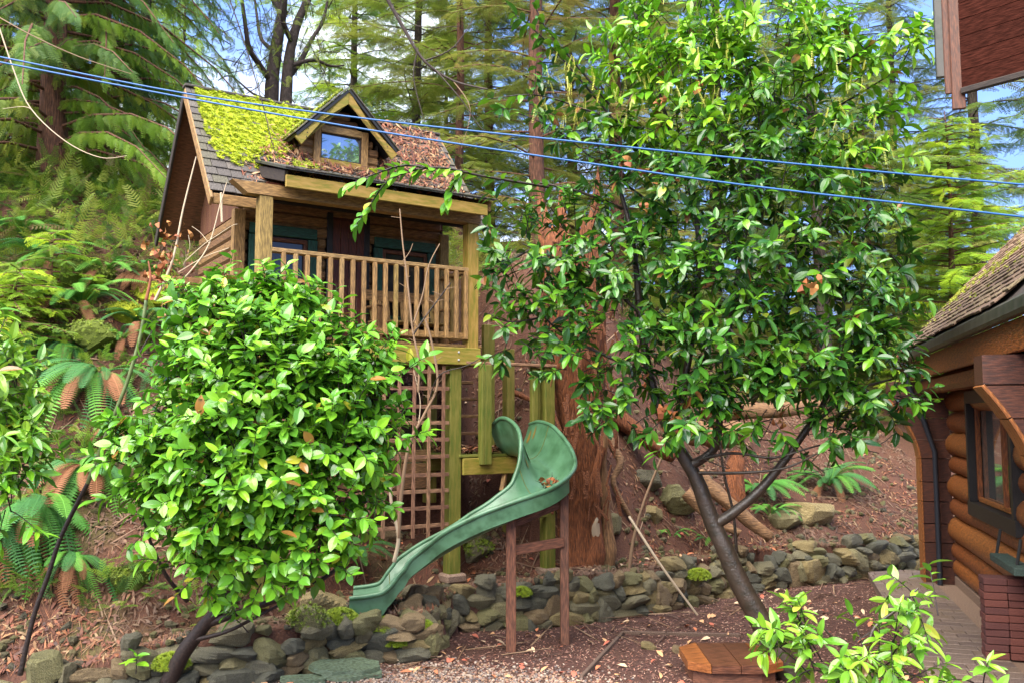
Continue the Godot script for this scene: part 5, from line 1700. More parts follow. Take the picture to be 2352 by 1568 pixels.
func make_hillside() -> void:
	FROND = [frond_mesh(0.6, 0.75), frond_mesh(0.75, 1.0), frond_mesh(0.35, 1.1)]
	var down := PI / 2.0 # towards the camera
	for f in [
		["big dark fern with hanging fronds left of the bush, under the mossy mound", 225, 870, 0.9, 24, 1, 1.8, 8],
		["fern with long hanging fronds in the lower left corner behind the thin dark stem", 80, 1190, 0.9, 24, 1, 1.8, 10],
		["fern half hidden by the bush's lower left side with yellowing fronds", 205, 1090, 0.85, 22, 1, 1.8, 8],
		["fern low at the left edge beneath the light green bush", 10, 1230, 0.85, 18, 1, 1.7, 7],
		["dusky fern lying along the slope left of the yellow mossed stone", 185, 715, 0.85, 20, 0, PI, 2],
		["blue green fern beside the mossed stone under the cedar", 330, 760, 0.7, 18, 0, PI, 1],
		["small fern tucked against the left side of the big bush", 345, 860, 0.55, 9, 1, 1.4, 1],
		["fern at the upper left below the first cedar", 120, 620, 0.85, 20, 0, PI, 2],
		["upright fern left of the mossy boulder at the foot of the cedar", 60, 690, 0.8, 11, 0, PI, 1],
		["fern above the sapling's brown top beside the playhouse corner", 400, 690, 0.55, 9, 0, PI, 0],
		["fern squeezed between the bush and the slide's lower end", 815, 1290, 0.55, 14, 0, 2.2, 0],
		["wide fern alone on the mulch bank left of the cabin", 1905, 1120, 0.9, 24, 0, 3.0, 2],
		["pale fern beside the tan boulder behind the laurel trunk", 1745, 1140, 0.75, 22, 0, 2.6, 2],
		["second pale fern just below the one beside the tan boulder", 1770, 1190, 0.5, 16, 0, 2.6, 0],
		["little fern at the foot of the split logs, left of the laurel trunk", 1630, 1250, 0.42, 8, 0, 2.4, 0],
		["tiny bright fern right of the leaning stick's top", 1545, 1240, 0.35, 7, 0, 2.4, 0],
		["tiny fern at the base of the rotting stump", 1350, 1275, 0.22, 6, 0, 2.4, 0],
		["fern just above the big hanging fern, left of the green mound", 150, 800, 0.7, 18, 1, 2.2, 3],
		["fern growing between the yellow mossed stones and the green mound", 275, 790, 0.55, 16, 0, PI, 1],
		["fern at the left edge below the feathery young cedar", 60, 800, 0.75, 18, 1, 2.2, 3],
		["fern right of the square grey boulder under the cedars", 240, 640, 0.6, 16, 0, PI, 2],
		["fern in shade at the foot of the first cedar's trunk", 60, 560, 0.8, 18, 0, PI, 1],
		["rust tinged fern below the playhouse's back corner", 330, 640, 0.55, 12, 0, PI, 9],
		["fern on the bare bank between the hanging fern and the bush", 300, 980, 0.6, 16, 1, 1.9, 6],
		["fern low on the bank behind the leaning stem", 170, 1290, 0.55, 14, 1, 1.8, 8],
		["fern behind the lower leaves of the big bush near the mound", 430, 1130, 0.6, 10, 1, 1.5, 2]]:
		fern(f[0], hit(f[1], f[2]), f[3], f[4], f[5], down, f[6], f[7])
	# boulders and mossed stones
	for b in [
		["big rounded boulder capped with dark moss below the cedars", 205, 655, 0.62, "moss_dark", 1],
		["square grey boulder behind the moss capped one at the cedar's foot", 150, 620, 0.5, "rock_3", 0],
		["stone under a bright yellow moss cap on the left slope", 285, 735, 0.36, "moss", 1],
		["low yellow mossed stone nearer the playhouse's corner", 345, 695, 0.42, "moss", 1],
		["flat mossed stone left of the playhouse's lower corner", 385, 690, 0.3, "moss", 1],
		["green mossy mound above the big hanging fern", 225, 800, 0.5, "moss_dark", 1],
		["small mossy stone at the left, above the dusky fern", 190, 690, 0.25, "moss", 1],
		["mossed stone low in the slope left of the bush's foot", 300, 1340, 0.3, "moss_dark", 1],
		["grey green block of stone behind the laurel trunk's left side", 1555, 1165, 0.52, "rock_3", 0],
		["pale pointed stone at the foot of the rotting stump", 1395, 1215, 0.32, "rock_1", 0],
		["dark square stone in the bank between stump and logs", 1490, 1115, 0.42, "rock_2", 0],
		["small tan stone below the grey green block", 1500, 1190, 0.28, "rock_4", 0],
		["long tan boulder lying on the bank beside the pale fern", 1870, 1195, 0.5, "rock_4", 0],
		["pale upright stone left of the long tan boulder", 1800, 1210, 0.42, "rock_1", 0],
		["grey stone half buried on the bank above the path", 1990, 1010, 0.4, "rock_0", 0],
		["stone in the bank right of the far post's foot", 1085, 1250, 0.3, "rock_3", 0],
		["mossy grey stone between the trellis post and the slide", 1095, 1285, 0.34, "rock_0", 0],
		["stone showing under the slide behind the red post", 1210, 1225, 0.3, "rock_1", 0],
		["tall weathered stone under the trellis left of the post", 945, 1190, 0.42, "rock_3", 0],
		["brown stone in the slope beneath the trellis", 890, 1235, 0.3, "rock_6", 0],
		["large tan boulder between the bush and the slide's foot", 745, 1405, 0.42, "rock_4", 0],
		["round grey stone topped with moss left of the slide's foot", 700, 1480, 0.34, "rock_3", 0],
		["small stone on the mulch near the wooden lid", 1490, 1490, 0.13, "rock_4", 0],
		["second small stone beside the wooden lid's left side", 1560, 1500, 0.12, "rock_6", 0]]:
		var p: Vector3 = hit(b[1], b[2])
		var s: float = b[3]
		var long := 1.9 if b[0].begins_with("long") else 1.2
		var m := rock_mesh(int(b[1]) * 7 + int(b[2]), 8, 10, 0.016)
		var bt := thing("boulder", b[0], "boulder", p + Vector3(0, s * 0.12, 0), 0.0, "boulders on the slope")
		var bs := Basis.from_euler(Vector3(rng.randfn() * 0.2, rng.randfn() * 0.5, rng.randfn() * 0.15 - (0.4 if b[0].begins_with("long") else 0.0))) * Basis.from_scale(Vector3(s * long, s * 0.85, s))
		part(bt, "rock", m, M[b[4]], Transform3D(bs, Vector3.ZERO))
		if b[4].begins_with("moss") or b[0].contains("moss"):
			var vs: PackedVector3Array = m.surface_get_arrays(0)[Mesh.ARRAY_VERTEX]
			var mx := []
			var mc := []
			for i in int(900 * s / 0.4):
				var v0: Vector3 = bs * vs[rng.randi() % vs.size()]
				if v0.y < -0.05 * s + rng.randfn() * 0.08 * s:
					continue
				var nn := (v0.normalized() + Vector3.UP * 0.5).normalized()
				mx.append(frame(v0 + rand_dir() * 0.045 * s / 0.4 * Vector3(1, 0.3, 1), nn, rng.randf() * TAU, Vector3.ONE * rng.randf_range(0.016, 0.034)))
				mc.append(Color(0.22, 0.30, 0.015).lerp(Color(0.40, 0.44, 0.015) if b[4] == "moss" else Color(0.12, 0.17, 0.02), rng.randf()))
			many(bt, "moss", tuft_mesh(), M.litter, mx, mc)
	# rotting stump: fluted shell with a broken top
	var base := Vector3(0.83, 0.0, -11.35)
	base.y = ground(0.83, 10.85) - 0.15
	var st := thing("stump", "tall rotting red cedar stump with a pale split flank behind the slide", "stump", base)
	var mb := MB.new()
	var NS := 44
	var NR := 30
	for j in NR:
		var f := j / (NR - 1.0)
		for i in NS:
			var a := TAU * i / NS
			var fl := lump.get_noise_2d(cos(a) * 90.0 + 50.0, sin(a) * 90.0 + f * 25.0) * 0.5 + lump.get_noise_2d(cos(a) * 300.0, sin(a) * 300.0 + f * 60.0) * 0.22
			var top := 4.2 + lump.get_noise_2d(cos(a) * 120.0 + 9.0, sin(a) * 120.0) * 1.5
			var r := lerpf(0.22, 0.26, f) + 0.15 * exp(-f * 9.0) + 0.13 * smoothstep(0.42, 0.7, f)
			r *= 1.0 + fl * 0.55
			mb.p(Vector3(cos(a) * r + 0.05 * sin(f * 4.0) - 0.05 * f, f * top, sin(a) * r))
	var tip := mb.p(Vector3(0, 3.7, 0))
	for j in NR - 1:
		for i in NS:
			var a := j * NS + i
			var b := j * NS + (i + 1) % NS
			mb.q(a, a + NS, b + NS, b)
	for i in NS:
		mb.f(tip, (NR - 1) * NS + (i + 1) % NS, (NR - 1) * NS + i)
	part(st, "shell", mb.mesh(), M.rotwood)
	for k in [[0.30, 0.0, 0.17, 0.33, 0.05, 1.9], [0.14, 0.05, 0.28, 0.16, 0.12, 1.55]]:
		var pts := []
		var rad := []
		for i in 12:
			var f := i / 11.0
			pts.append(Vector3(k[0] + 0.05 * sin(f * 7.0) + k[4] * f, f * k[5] + k[1], k[2] + 0.02 * sin(f * 9.0)))
			rad.append(lerpf(0.11, 0.05, f) * (1.0 + 0.25 * sin(f * 13.0)))
		var fb := MB.new()
		fb.tube(pts, rad, 9, Color.WHITE, 0.1, 5)
		part(st, "split_flank", fb.mesh(), M.palewood if k[0] > 0.2 else M.rotwood)
	var fun := rock_mesh(900, 5, 9, 0.03)
	part(st, "fungus", fun, M.twig_pale, Transform3D(Basis.from_scale(Vector3(0.11, 0.26, 0.07)), Vector3(0.2, 0.62, 0.35)))
	for i in 130: # shreds of rotten wood hanging on the shell
		var a := rng.randf_range(0.2, PI - 0.2)
		var hgt := rng.randf_range(0.9, 3.9)
		bar(st, "shred", Vector3(cos(a) * 0.5, hgt, sin(a) * 0.5), Vector3(cos(a) * 0.5 + rng.randfn() * 0.06, hgt - rng.randf_range(0.12, 0.35), sin(a) * 0.52 + 0.03), 0.02, rng.randf_range(0.015, 0.04), M.rotwood, Vector3.BACK, 0.003)
	# fallen, split logs on the bank
	for lg in [
		["broad weathered log slab slanting down behind the laurel trunk", [[1600, 1090, 12.4], [1680, 1160, 12.2], [1770, 1235, 12.1]], 0.12, 0.07, "oldlog"],
		["narrow split log lying below the broad slab", [[1575, 1130, 12.2], [1640, 1190, 12.1], [1700, 1225, 12.0]], 0.09, 0.05, "oldlog"],
		["thick orange rotten log resting high on the bank right of the stump", [[1390, 930, 12.9], [1470, 1000, 12.7], [1550, 1050, 12.5]], 0.14, 0.09, "rotwood"],
		["pale broken log end behind the laurel's fork", [[1590, 985, 13.0], [1640, 1000, 12.9], [1700, 990, 13.2]], 0.2, 0.17, "palewood"],
		["dark red stump fragment standing right of the laurel's fork", [[1690, 1180, 12.6], [1688, 1100, 12.7], [1695, 1040, 12.8]], 0.18, 0.11, "rotwood"],
		["straight tan log lying level far up the bank", [[1620, 945, 14.0], [1780, 940, 14.2], [1900, 930, 14.6]], 0.14, 0.11, "oldlog"],
		["grey root arching beside the stump", [[1400, 1010, 12.2], [1425, 1060, 12.0], [1410, 1110, 11.9], [1450, 1190, 11.8]], 0.06, 0.03, "oldlog"],
		["old branch lying across the bank under the stump's left side", [[1180, 900, 12.2], [1250, 930, 12.0], [1330, 945, 11.9]], 0.04, 0.025, "rotwood"]]:
		var pts := pixels(lg[1])
		var o: Vector3 = pts[0]
		for i in pts.size():
			pts[i] -= o
		single("fallen_log", limb_mesh(pts, lg[2], lg[3], 10, 0.2, 5), M[lg[4]], Transform3D(Basis(), o), lg[0], "log", "rotten logs on the bank")
	# thin stems, saplings and dead twigs
	for sp in [
		["thin_sapling", "slender leaning sapling, dark below and green above, in front of the left ferns", "sapling", [[[45, 1550, 7.6], [75, 1420, 7.6], [110, 1320, 7.6], [140, 1230, 7.6], [200, 1110, 7.6]], 0.022, 0.018, "bark_bush"], [[[200, 1110, 7.6], [250, 980, 7.6], [290, 880, 7.6], [322, 770, 7.6], [335, 690, 7.6]], 0.018, 0.015, "twig_green"], [[[335, 690, 7.6], [345, 640, 7.6], [340, 600, 7.6]], 0.016, 0.006, "rust_leaf_1"], [[[255, 975, 7.6], [300, 850, 7.7], [360, 740, 7.8], [385, 690, 7.8]], 0.006, 0.003, "bark_bush"]],
		["leafless_sapling", "pale leafless sapling branching in front of the playhouse's left wall", "sapling", [[[355, 690, 8.6], [395, 600, 8.6], [420, 480, 8.6], [450, 360, 8.6]], 0.014, 0.006, "twig_pale"], [[[400, 660, 8.6], [440, 620, 8.5], [480, 560, 8.5], [505, 470, 8.5], [520, 420, 8.5]], 0.009, 0.004, "twig_pale"], [[[425, 600, 8.6], [470, 560, 8.5], [500, 540, 8.5]], 0.006, 0.003, "twig_pale"], [[[410, 625, 8.6], [470, 590, 8.5], [525, 570, 8.5]], 0.005, 0.003, "twig_pale"], [[[420, 610, 8.6], [435, 570, 8.5], [432, 540, 8.5]], 0.004, 0.002, "twig_pale"], [[[480, 560, 8.5], [460, 535, 8.5], [440, 520, 8.5]], 0.004, 0.002, "twig_pale"], [[[485, 550, 8.5], [530, 520, 8.5], [545, 515, 8.5]], 0.004, 0.002, "twig_pale"]],
		["dead_sapling", "dry spiny stem rising in front of the porch railing", "sapling", [[[960, 900, 8.6], [962, 830, 8.6], [948, 760, 8.6], [935, 640, 8.6], [925, 560, 8.6], [918, 480, 8.6]], 0.013, 0.006, "twig"], [[[948, 770, 8.6], [975, 730, 8.6], [1005, 690, 8.6], [1035, 650, 8.6]], 0.01, 0.005, "bark_bush"], [[[950, 740, 8.6], [970, 680, 8.6], [985, 610, 8.6], [1010, 560, 8.6]], 0.008, 0.005, "twig"], [[[925, 600, 8.6], [940, 580, 8.6], [948, 560, 8.6]], 0.005, 0.003, "twig"]],
		["dead_sapling", "two stemmed lichen spotted shrub rising from the ground before the trellis", "sapling", [[[905, 1290, 8.9], [915, 1230, 8.9], [898, 1150, 8.9], [895, 1080, 8.9], [880, 1020, 8.9]], 0.022, 0.01, "twig_pale"], [[[915, 1235, 8.9], [922, 1130, 8.9], [940, 1020, 8.9], [975, 950, 8.9], [1005, 880, 8.9], [990, 780, 8.9], [975, 730, 8.9]], 0.02, 0.009, "twig"], [[[985, 920, 8.9], [1010, 860, 8.8], [1070, 840, 8.8], [1115, 815, 8.8]], 0.006, 0.004, "bark_bush"], [[[960, 980, 8.9], [965, 920, 8.9], [950, 850, 8.9]], 0.006, 0.003, "twig_pale"]],
		["leaning_stick", "long pale stick leaning on the stone wall", "stick", [[[1445, 1185, 10.4], [1520, 1300, 10.2], [1602, 1412, 10.25]], 0.016, 0.013, "twig_pale"]],
		["dead_sapling", "thin dark stem slanting up the bank left of the leaning stick", "sapling", [[[1445, 1315, 10.9], [1455, 1240, 10.9], [1480, 1150, 10.9], [1520, 1050, 10.9]], 0.025, 0.015, "twig"]],
		["dead_sapling", "thin straight pole behind the laurel trunk's fork", "sapling", [[[1692, 1270, 10.8], [1685, 1180, 10.8], [1662, 1080, 10.8], [1650, 980, 10.8]], 0.02, 0.014, "bark_laurel"]],
		["bare_bough", "dark bare bough hanging in from the top above the porch roof", "bough", [[[880, -20, 9.0], [930, 70, 9.0], [975, 140, 9.0], [1040, 185, 9.0], [1120, 205, 8.8]], 0.022, 0.008, "bark_dark"], [[[960, 110, 9.0], [950, 180, 9.0], [975, 280, 9.0]], 0.009, 0.004, "bark_dark"], [[[900, 20, 9.0], [960, 60, 9.0], [1060, 60, 9.0]], 0.007, 0.003, "bark_dark"], [[[975, 140, 9.0], [1040, 110, 8.9], [1090, 40, 8.9]], 0.009, 0.004, "bark_dark"], [[[1000, 160, 9.0], [1060, 230, 8.9], [1110, 300, 8.9], [1150, 310, 8.9]], 0.007, 0.003, "bark_dark"], [[[1040, 185, 9.0], [1080, 250, 8.9], [1060, 340, 8.9]], 0.005, 0.002, "twig"]],
		["bare_bough", "thin pale arching twig in front of the left cedars", "bough", [[[-20, 10, 9.0], [30, 160, 9.0], [70, 250, 9.0], [150, 325, 9.0], [230, 362, 9.0], [290, 358, 9.0]], 0.008, 0.003, "twig_pale"], [[[-20, 30, 9.0], [70, 80, 9.0], [180, 130, 9.0], [300, 170, 9.0]], 0.007, 0.003, "twig"], [[[70, 250, 9.0], [50, 245, 9.0], [5, 250, 9.0]], 0.005, 0.002, "twig_pale"]],
		["bare_bough", "thin straight twig crossing in front of the mossy roof", "bough", [[[520, -20, 8.5], [555, 80, 8.5], [600, 230, 8.5], [625, 330, 8.5], [640, 370, 8.5]], 0.007, 0.003, "bark_dark"], [[[600, 230, 8.5], [625, 300, 8.5], [700, 380, 8.5]], 0.004, 0.002, "twig"]]]:
		var o := pixels([sp[3][0][0]])[0] as Vector3
		var t := thing(sp[0], sp[1], sp[2], o)
		for k in range(3, sp.size()):
			stem(t, "stem" if k == 3 else "branch", sp[k][0], sp[k][1], sp[k][2], sp[k][3], 7)
		if sp[1].contains("spiny") or sp[1].contains("lichen"):
			for i in 26:
				var seg: Array = sp[3 + i % 2][0]
				var a := rng.randi() % (seg.size() - 1)
				var pa: Array = seg[a]
				var pb: Array = seg[a + 1]
				var f := rng.randf()
				var u := lerpf(pa[0], pb[0], f)
				var v := lerpf(pa[1], pb[1], f)
				var g := -1.0 if i % 3 else 1.0
				stem(t, "spur", [[u, v, pa[2]], [u + g * rng.randf_range(6, 22), v - rng.randf_range(2, 16), pa[2] - 0.03]], 0.004, 0.002, "twig", 4)
	# curled dead leaves on the brown sapling top by the playhouse corner
	var dl := thing("dry_leaf_cluster", "cluster of curled orange dead leaves beside the playhouse's left corner", "dead leaves", at(385, 610, 8.7))
	for i in 80:
		part(dl, "dead_leaf", flake_mesh(0.24, 0.3), pick("rust_leaf", 3), frame(at(385 + rng.randfn() * 24, 605 + rng.randfn() * 42, 8.7 + rng.randfn() * 0.1) - dl.position, rand_dir(), rng.randf() * TAU, Vector3.ONE * rng.randf_range(0.04, 0.12)))
	stem(dl, "stem", [[370, 720, 8.7], [380, 640, 8.7], [395, 560, 8.7]], 0.006, 0.003, "twig", 5)
	# ground cover: litter on the slope, low green sprays on the left
	var xs := []
	var cs := []
	var drift := FastNoiseLite.new()
	drift.frequency = 0.9
	drift.fractal_octaves = 3
	drift.seed = 31
	for i in 95000:
		var x := rng.randf_range(-8.0, 7.5)
		var d := tab(WALL, x) + 0.15 + pow(rng.randf(), 1.5) * 8.0
		var dn := drift.get_noise_2d(x, d)
		if rng.randf() > 0.62 + dn * 1.3:
			continue
		var p := on_ground(x, d)
		var needle := rng.randf() < 0.55
		xs.append(frame(p + Vector3(0, 0.012, 0), (ground_normal(x, d) + rand_dir() * 0.35).normalized(), rng.randf() * TAU, Vector3(rng.randf_range(0.08, 0.2), 0.03, rng.randf_range(0.006, 0.012)) if needle else Vector3(rng.randf_range(0.035, 0.12), 0.06, rng.randf_range(0.02, 0.055))))
		var c: Color = LITTER[rng.randi() % LITTER.size()]
		cs.append(c.lerp(Color(0.13, 0.075, 0.045), clampf(0.45 - drift.get_noise_2d(x * 0.6 + 50.0, d * 0.6) * 1.6, 0.0, 0.85)) * rng.randf_range(0.6, 1.15))
	var lt := many(self, "leaf_litter", flake_mesh(0.3, 0.12), M.litter, xs, cs)
	lt.set_meta("label", "rust brown fallen leaves and needles covering the slope")
	lt.set_meta("category", "leaf litter")
	xs = []
	cs = []
	for i in 2400: # broken rock scattered in the bank
		var x := rng.randf_range(-5.5, 7.0)
		var d := tab(WALL, x) + 0.1 + pow(rng.randf(), 1.6) * 5.0
		if drift.get_noise_2d(x * 1.3 + 90.0, d * 1.3) < -0.05:
			continue
		var s := rng.randf_range(0.025, 0.1)
		xs.append(frame(on_ground(x, d) + Vector3(0, s * 0.15, 0), (Vector3.UP + rand_dir() * 0.6).normalized(), rng.randf() * TAU, Vector3(s * 1.4, s, s)))
		cs.append([Color(0.2, 0.18, 0.13), Color(0.26, 0.22, 0.13), Color(0.13, 0.12, 0.1), Color(0.2, 0.19, 0.09)][rng.randi() % 4])
	var rb := many(self, "rubble", rock_mesh(61, 2, 8, 0.06), M.rock_tint, xs, cs)
	rb.set_meta("label", "small broken stones scattered through the bank")
	rb.set_meta("category", "rubble")
	xs = []
	cs = []
	for i in 1100: # fallen twigs
		var x := rng.randf_range(-6.5, 6.5)
		var d := tab(WALL, x) + rng.randf_range(-1.2, 6.0)
		xs.append(frame(on_ground(x, d) + Vector3(0, 0.02, 0), (ground_normal(x, d) + rand_dir() * 0.25).normalized(), rng.randf() * TAU, Vector3(rng.randf_range(0.08, 0.42), 0.0032, 0.0032)))
		cs.append([Color(0.14, 0.075, 0.04), Color(0.075, 0.04, 0.026), Color(0.22, 0.14, 0.08)][rng.randi() % 3])
	var tb := MB.new()
	tb.tube([Vector3(-0.5, 0, 0), Vector3(-0.2, 0.6, 3.0), Vector3(0.15, -0.2, -1.5), Vector3(0.5, 0.5, 2.0)], [1.0, 0.9, 0.7, 0.3], 4)
	var ft := many(self, "fallen_twigs", tb.mesh(), M.litter, xs, cs)
	ft.set_meta("label", "thin dead twigs strewn over the slope and yard")
	ft.set_meta("category", "twigs")
	xs = []
	cs = []
	for i in 9000:
		var x := rng.randf_range(-8.5, -2.6)
		var d := tab(WALL, x) + 0.6 + rng.randf() * 8.0
		if lump.get_noise_2d(x * 70.0 + 300.0, d * 70.0) < -0.08 and x > -5.5:
			continue
		var p := on_ground(x, d)
		xs.append(leaf_frame(p + Vector3(0, rng.randf() * 0.25, 0), rand_dir() + Vector3(0, 0.5, 0.6), Vector3.UP + rand_dir() * 0.5, rng.randf_range(0.12, 0.26)))
		cs.append([Color(0.10, 0.21, 0.03), Color(0.16, 0.30, 0.035), Color(0.24, 0.36, 0.04), Color(0.07, 0.15, 0.04)][rng.randi() % 4])
	for i in 10000: # undergrowth up under the trees all along the forest's edge
		var x := rng.randf_range(-9.0, 13.0)
		var d := tab(WALL, x) + rng.randf_range(4.0, 16.0)
		var p := on_ground(x, d)
		xs.append(leaf_frame(p + Vector3(0, rng.randf() * 0.5, 0), rand_dir() + Vector3(0, 0.6, 0.4), Vector3.UP + rand_dir() * 0.5, rng.randf_range(0.22, 0.5)))
		cs.append([Color(0.12, 0.20, 0.03), Color(0.20, 0.27, 0.035), Color(0.26, 0.30, 0.05), Color(0.16, 0.13, 0.05)][rng.randi() % 4])
	var uc := many(self, "undergrowth", SPRAY["flat"], M.spray, xs, cs)
	uc.set_meta("label", "low green undergrowth on the left slope and along the forest's edge")
	uc.set_meta("category", "undergrowth")
	# young cedars on the left edge
	conifer("cedar_sapling", "young yellow green cedar on the left slope above the light bush", 25, 10.4, 1.35, 0.025, 0.75, "flat", 55, 0.2, "lime", "bark_cedar", 0.30, 0.12, "")
	conifer("cedar_sapling", "small feathery cedar seedling right of the young yellow green cedar", 110, 11.0, 1.3, 0.02, 0.6, "flat", 26, 0.15, "lime", "bark_cedar", 0.3, 0.12, "")


func make_yard() -> void:
	# paved path along the cabin, pavers laid singly
	var pt := Node3D.new()
	pt.name = "path"
	pt.position = Vector3(5.82, 0, -11.8)
	pt.rotation.y = -1.859
	pt.set_meta("kind", "structure")
	add_child(pt, true)
	part(pt, "path_bed", cbox(Vector3(8.2, 0.12, 1.02), 0.01), M.concrete, Transform3D(Basis(), Vector3(2.95, 0.045, 0.51)))
	var x := -1.1
	var row := 0
	while x < 6.9:
		var h := rng.randf_range(0.16, 0.2)
		var z := 0.24 - (row % 2) * 0.1
		while z < 1.03:
			var w := rng.randf_range(0.2, 0.34)
			var z0 := maxf(z, 0.24)
			var z1 := minf(z + w, 1.03)
			if z1 - z0 > 0.05:
				part(pt, "paver", cbox(Vector3(h - 0.008, 0.05, z1 - z0 - 0.008), 0.006), pick("paver", 4), Transform3D(Basis.from_euler(Vector3(rng.randfn() * 0.006, rng.randfn() * 0.012, rng.randfn() * 0.006)), Vector3(x + h / 2, 0.095 + rng.randf() * 0.004, (z0 + z1) / 2)))
			z += w
		x += h
		row += 1
	# timber edging set in the mulch
	var ed := thing("timber_edging", "thin grey timber edging strip set flush in the mulch left of the wooden lid", "edging", hit(1430, 1457))
	bar(ed, "board", Vector3(0, 0.0, 0), hit(1700, 1463) - ed.position, 0.07, 0.035, M.shake_4)
	bar(ed, "board", Vector3(0, 0.0, 0.02), hit(1335, 1560) - ed.position, 0.07, 0.035, M.shake_4)
	# wooden lid with its clipped corners on a low box
	var lid := thing("wooden_lid", "low eight sided wooden box lid of wet orange boards at the laurel's foot", "box", Vector3(1.93, 0.0, -8.15), -0.03)
	var y := 0.13
	part(lid, "board", slab([Vector3(-0.40, y, 0.28), Vector3(-0.22, y, 0.40), Vector3(-0.22, y, -0.38), Vector3(-0.40, y, -0.2)], Vector3(0, 0.07, 0)), M.lid_0)
	part(lid, "board", slab([Vector3(-0.213, y, 0.40), Vector3(0.03, y, 0.40), Vector3(0.03, y, -0.38), Vector3(-0.213, y, -0.38)], Vector3(0, 0.066, 0)), M.lid_1)
	part(lid, "board", slab([Vector3(0.036, y, 0.40), Vector3(0.24, y, 0.40), Vector3(0.24, y, -0.38), Vector3(0.036, y, -0.38)], Vector3(0, 0.068, 0)), M.lid_1)
	part(lid, "board", slab([Vector3(0.246, y, 0.40), Vector3(0.42, y, 0.28), Vector3(0.42, y, -0.2), Vector3(0.246, y, -0.38)], Vector3(0, 0.07, 0)), M.lid_2)
	part(lid, "box", slab([Vector3(-0.35, -0.06, 0.24), Vector3(-0.19, -0.06, 0.34), Vector3(0.22, -0.06, 0.34), Vector3(0.36, -0.06, 0.24), Vector3(0.36, -0.06, -0.2), Vector3(0.22, -0.06, -0.33), Vector3(-0.19, -0.06, -0.33), Vector3(-0.35, -0.06, -0.2)], Vector3(0, 0.188, 0)), M.redpost_0)
	# slate slabs by the edging stones
	var sl := thing("slate_slab", "flat grey green slate slab lying on the gravel before the edging stones", "slate slab", Vector3(-1.5, 0.03, -8.12))
	var plate := func(called: String, cx: float, cy: float, cz: float, rx: float, rz: float, seed_: int) -> void:
		var mb := MB.new()
		var r := RandomNumberGenerator.new()
		r.seed = seed_
		var n := 16
		var c0 := mb.p(Vector3(0, 0.02, 0))
		var c1 := mb.p(Vector3(0, -0.02, 0))
		for i in n:
			var a := TAU * i / n
			var k := r.randf_range(0.85, 1.1)
			mb.p(Vector3(cos(a) * rx * k, 0.02 + r.randfn() * 0.003, sin(a) * rz * k))
			mb.p(Vector3(cos(a) * rx * k * 1.02, -0.02, sin(a) * rz * k * 1.02))
		for i in n:
			var a := 2 + i * 2
			var b := 2 + ((i + 1) % n) * 2
			mb.f(c0, b, a)
			mb.f(c1, a + 1, b + 1)
			mb.q(a, b, b + 1, a + 1)
		part(sl, called, mb.mesh(false), M.slate, Transform3D(Basis.from_euler(Vector3(0.05, 0.2, -0.03)), Vector3(cx, cy, cz)))
	plate.call("upper_plate", 0.02, 0.06, 0.0, 0.31, 0.2, 1)
	plate.call("lower_plate", 0.07, 0.022, 0.08, 0.27, 0.16, 2)
	plate.call("side_plate", -0.3, 0.01, 0.2, 0.22, 0.08, 3)
	# wood chips, gravel and leaves on the level yard
	var xs := []
	var cs := []
	for i in 30000:
		var px := rng.randf_range(-2.2, 5.0)
		var d := rng.randf_range(6.3, 13.0)
		if d > tab(WALL, px) - 0.02:
			continue
		xs.append(frame(on_ground(px, d) + Vector3(0, 0.006, 0), (Vector3.UP + rand_dir() * 0.35).normalized(), rng.randf() * TAU, Vector3(rng.randf_range(0.015, 0.05), 0.02, rng.randf_range(0.008, 0.024))))
		cs.append([Color(0.2, 0.085, 0.055), Color(0.13, 0.05, 0.035), Color(0.27, 0.14, 0.10), Color(0.10, 0.045, 0.035), Color(0.33, 0.2, 0.14)][rng.randi() % 5])
	for i in 420:
		var px := rng.randf_range(-2.6, 4.2)
		var d := rng.randf_range(6.8, 12.6)
		xs.append(frame(on_ground(px, d) + Vector3(0, 0.02, 0), (Vector3.UP + rand_dir() * 0.5).normalized(), rng.randf() * TAU, Vector3(rng.randf_range(0.06, 0.12), 0.06, rng.randf_range(0.04, 0.09))))
		cs.append([Color(0.42, 0.14, 0.06), Color(0.34, 0.09, 0.05), Color(0.48, 0.26, 0.12), Color(0.5, 0.36, 0.22)][rng.randi() % 4])
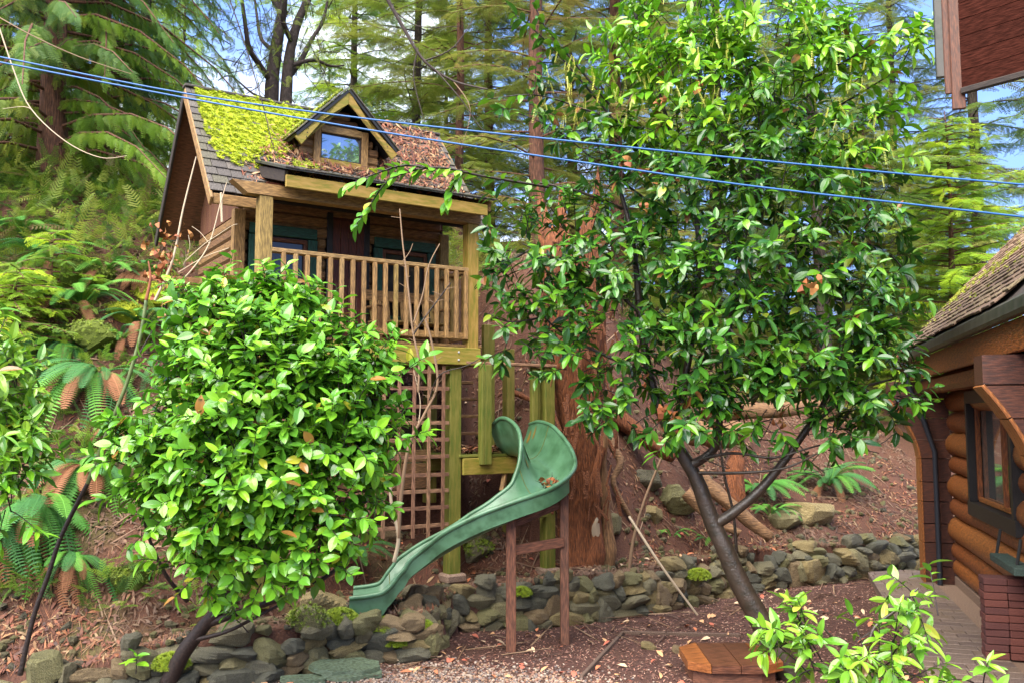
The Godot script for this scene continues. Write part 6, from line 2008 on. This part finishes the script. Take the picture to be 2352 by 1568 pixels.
	var wc := many(self, "wood_chips", flake_mesh(0.35, 0.12), M.litter, xs, cs)
	wc.set_meta("label", "dark reddish wood chips and scattered leaves on the level yard")
	wc.set_meta("category", "mulch")
	xs = []
	cs = []
	for i in 14000:
		var a := rng.randf() * TAU
		var r := sqrt(rng.randf()) * (1.0 + rng.randfn() * 0.18)
		var px := -0.55 + cos(a) * r * 1.55
		var d := 7.15 + sin(a) * r * 1.25
		if d > tab(WALL, px) - 0.05:
			continue
		var s := rng.randf_range(0.008, 0.021)
		xs.append(frame(on_ground(px, d) + Vector3(0, s * 0.3, 0), (Vector3.UP + rand_dir() * 0.4).normalized(), rng.randf() * TAU, Vector3(s * 1.3, s * 0.8, s) * 1.15))
		cs.append([Color(0.26, 0.20, 0.15), Color(0.16, 0.12, 0.10), Color(0.34, 0.27, 0.21), Color(0.22, 0.12, 0.08), Color(0.11, 0.09, 0.085), Color(0.28, 0.17, 0.10)][rng.randi() % 6])
	var gv := many(self, "gravel", rock_mesh(77, 2, 6, 0.05), M.litter, xs, cs)
	gv.set_meta("label", "patch of mixed tan and grey pea gravel in front of the slide")
	gv.set_meta("category", "gravel")


func make_small() -> void:
	# blue cords strung across the garden
	for c in [["upper blue cord strung taut across the view above the porch", [[-60, 122, 6.2], [0, 131, 6.2], [420, 214, 6.1], [850, 274, 6.0], [1250, 318, 5.9], [1700, 364, 5.8], [2100, 402, 5.7], [2420, 430, 5.6]]], ["lower blue cord strung across the view, sagging to the right", [[-60, 132, 6.1], [0, 143, 6.1], [420, 224, 6.0], [850, 299, 5.9], [1250, 360, 5.8], [1700, 424, 5.7], [2100, 470, 5.6], [2420, 506, 5.5]]]]:
		var pts := smooth_line(pixels(c[1]), 6)
		var o: Vector3 = pts[0]
		for i in pts.size():
			pts[i] -= o
		var mb := MB.new()
		mb.tube(pts, tapered(pts.size(), 0.0062, 0.0062), 8)
		single("cord", mb.mesh(), M.cord, Transform3D(Basis(), o), c[0], "cord", "blue cords across the garden")
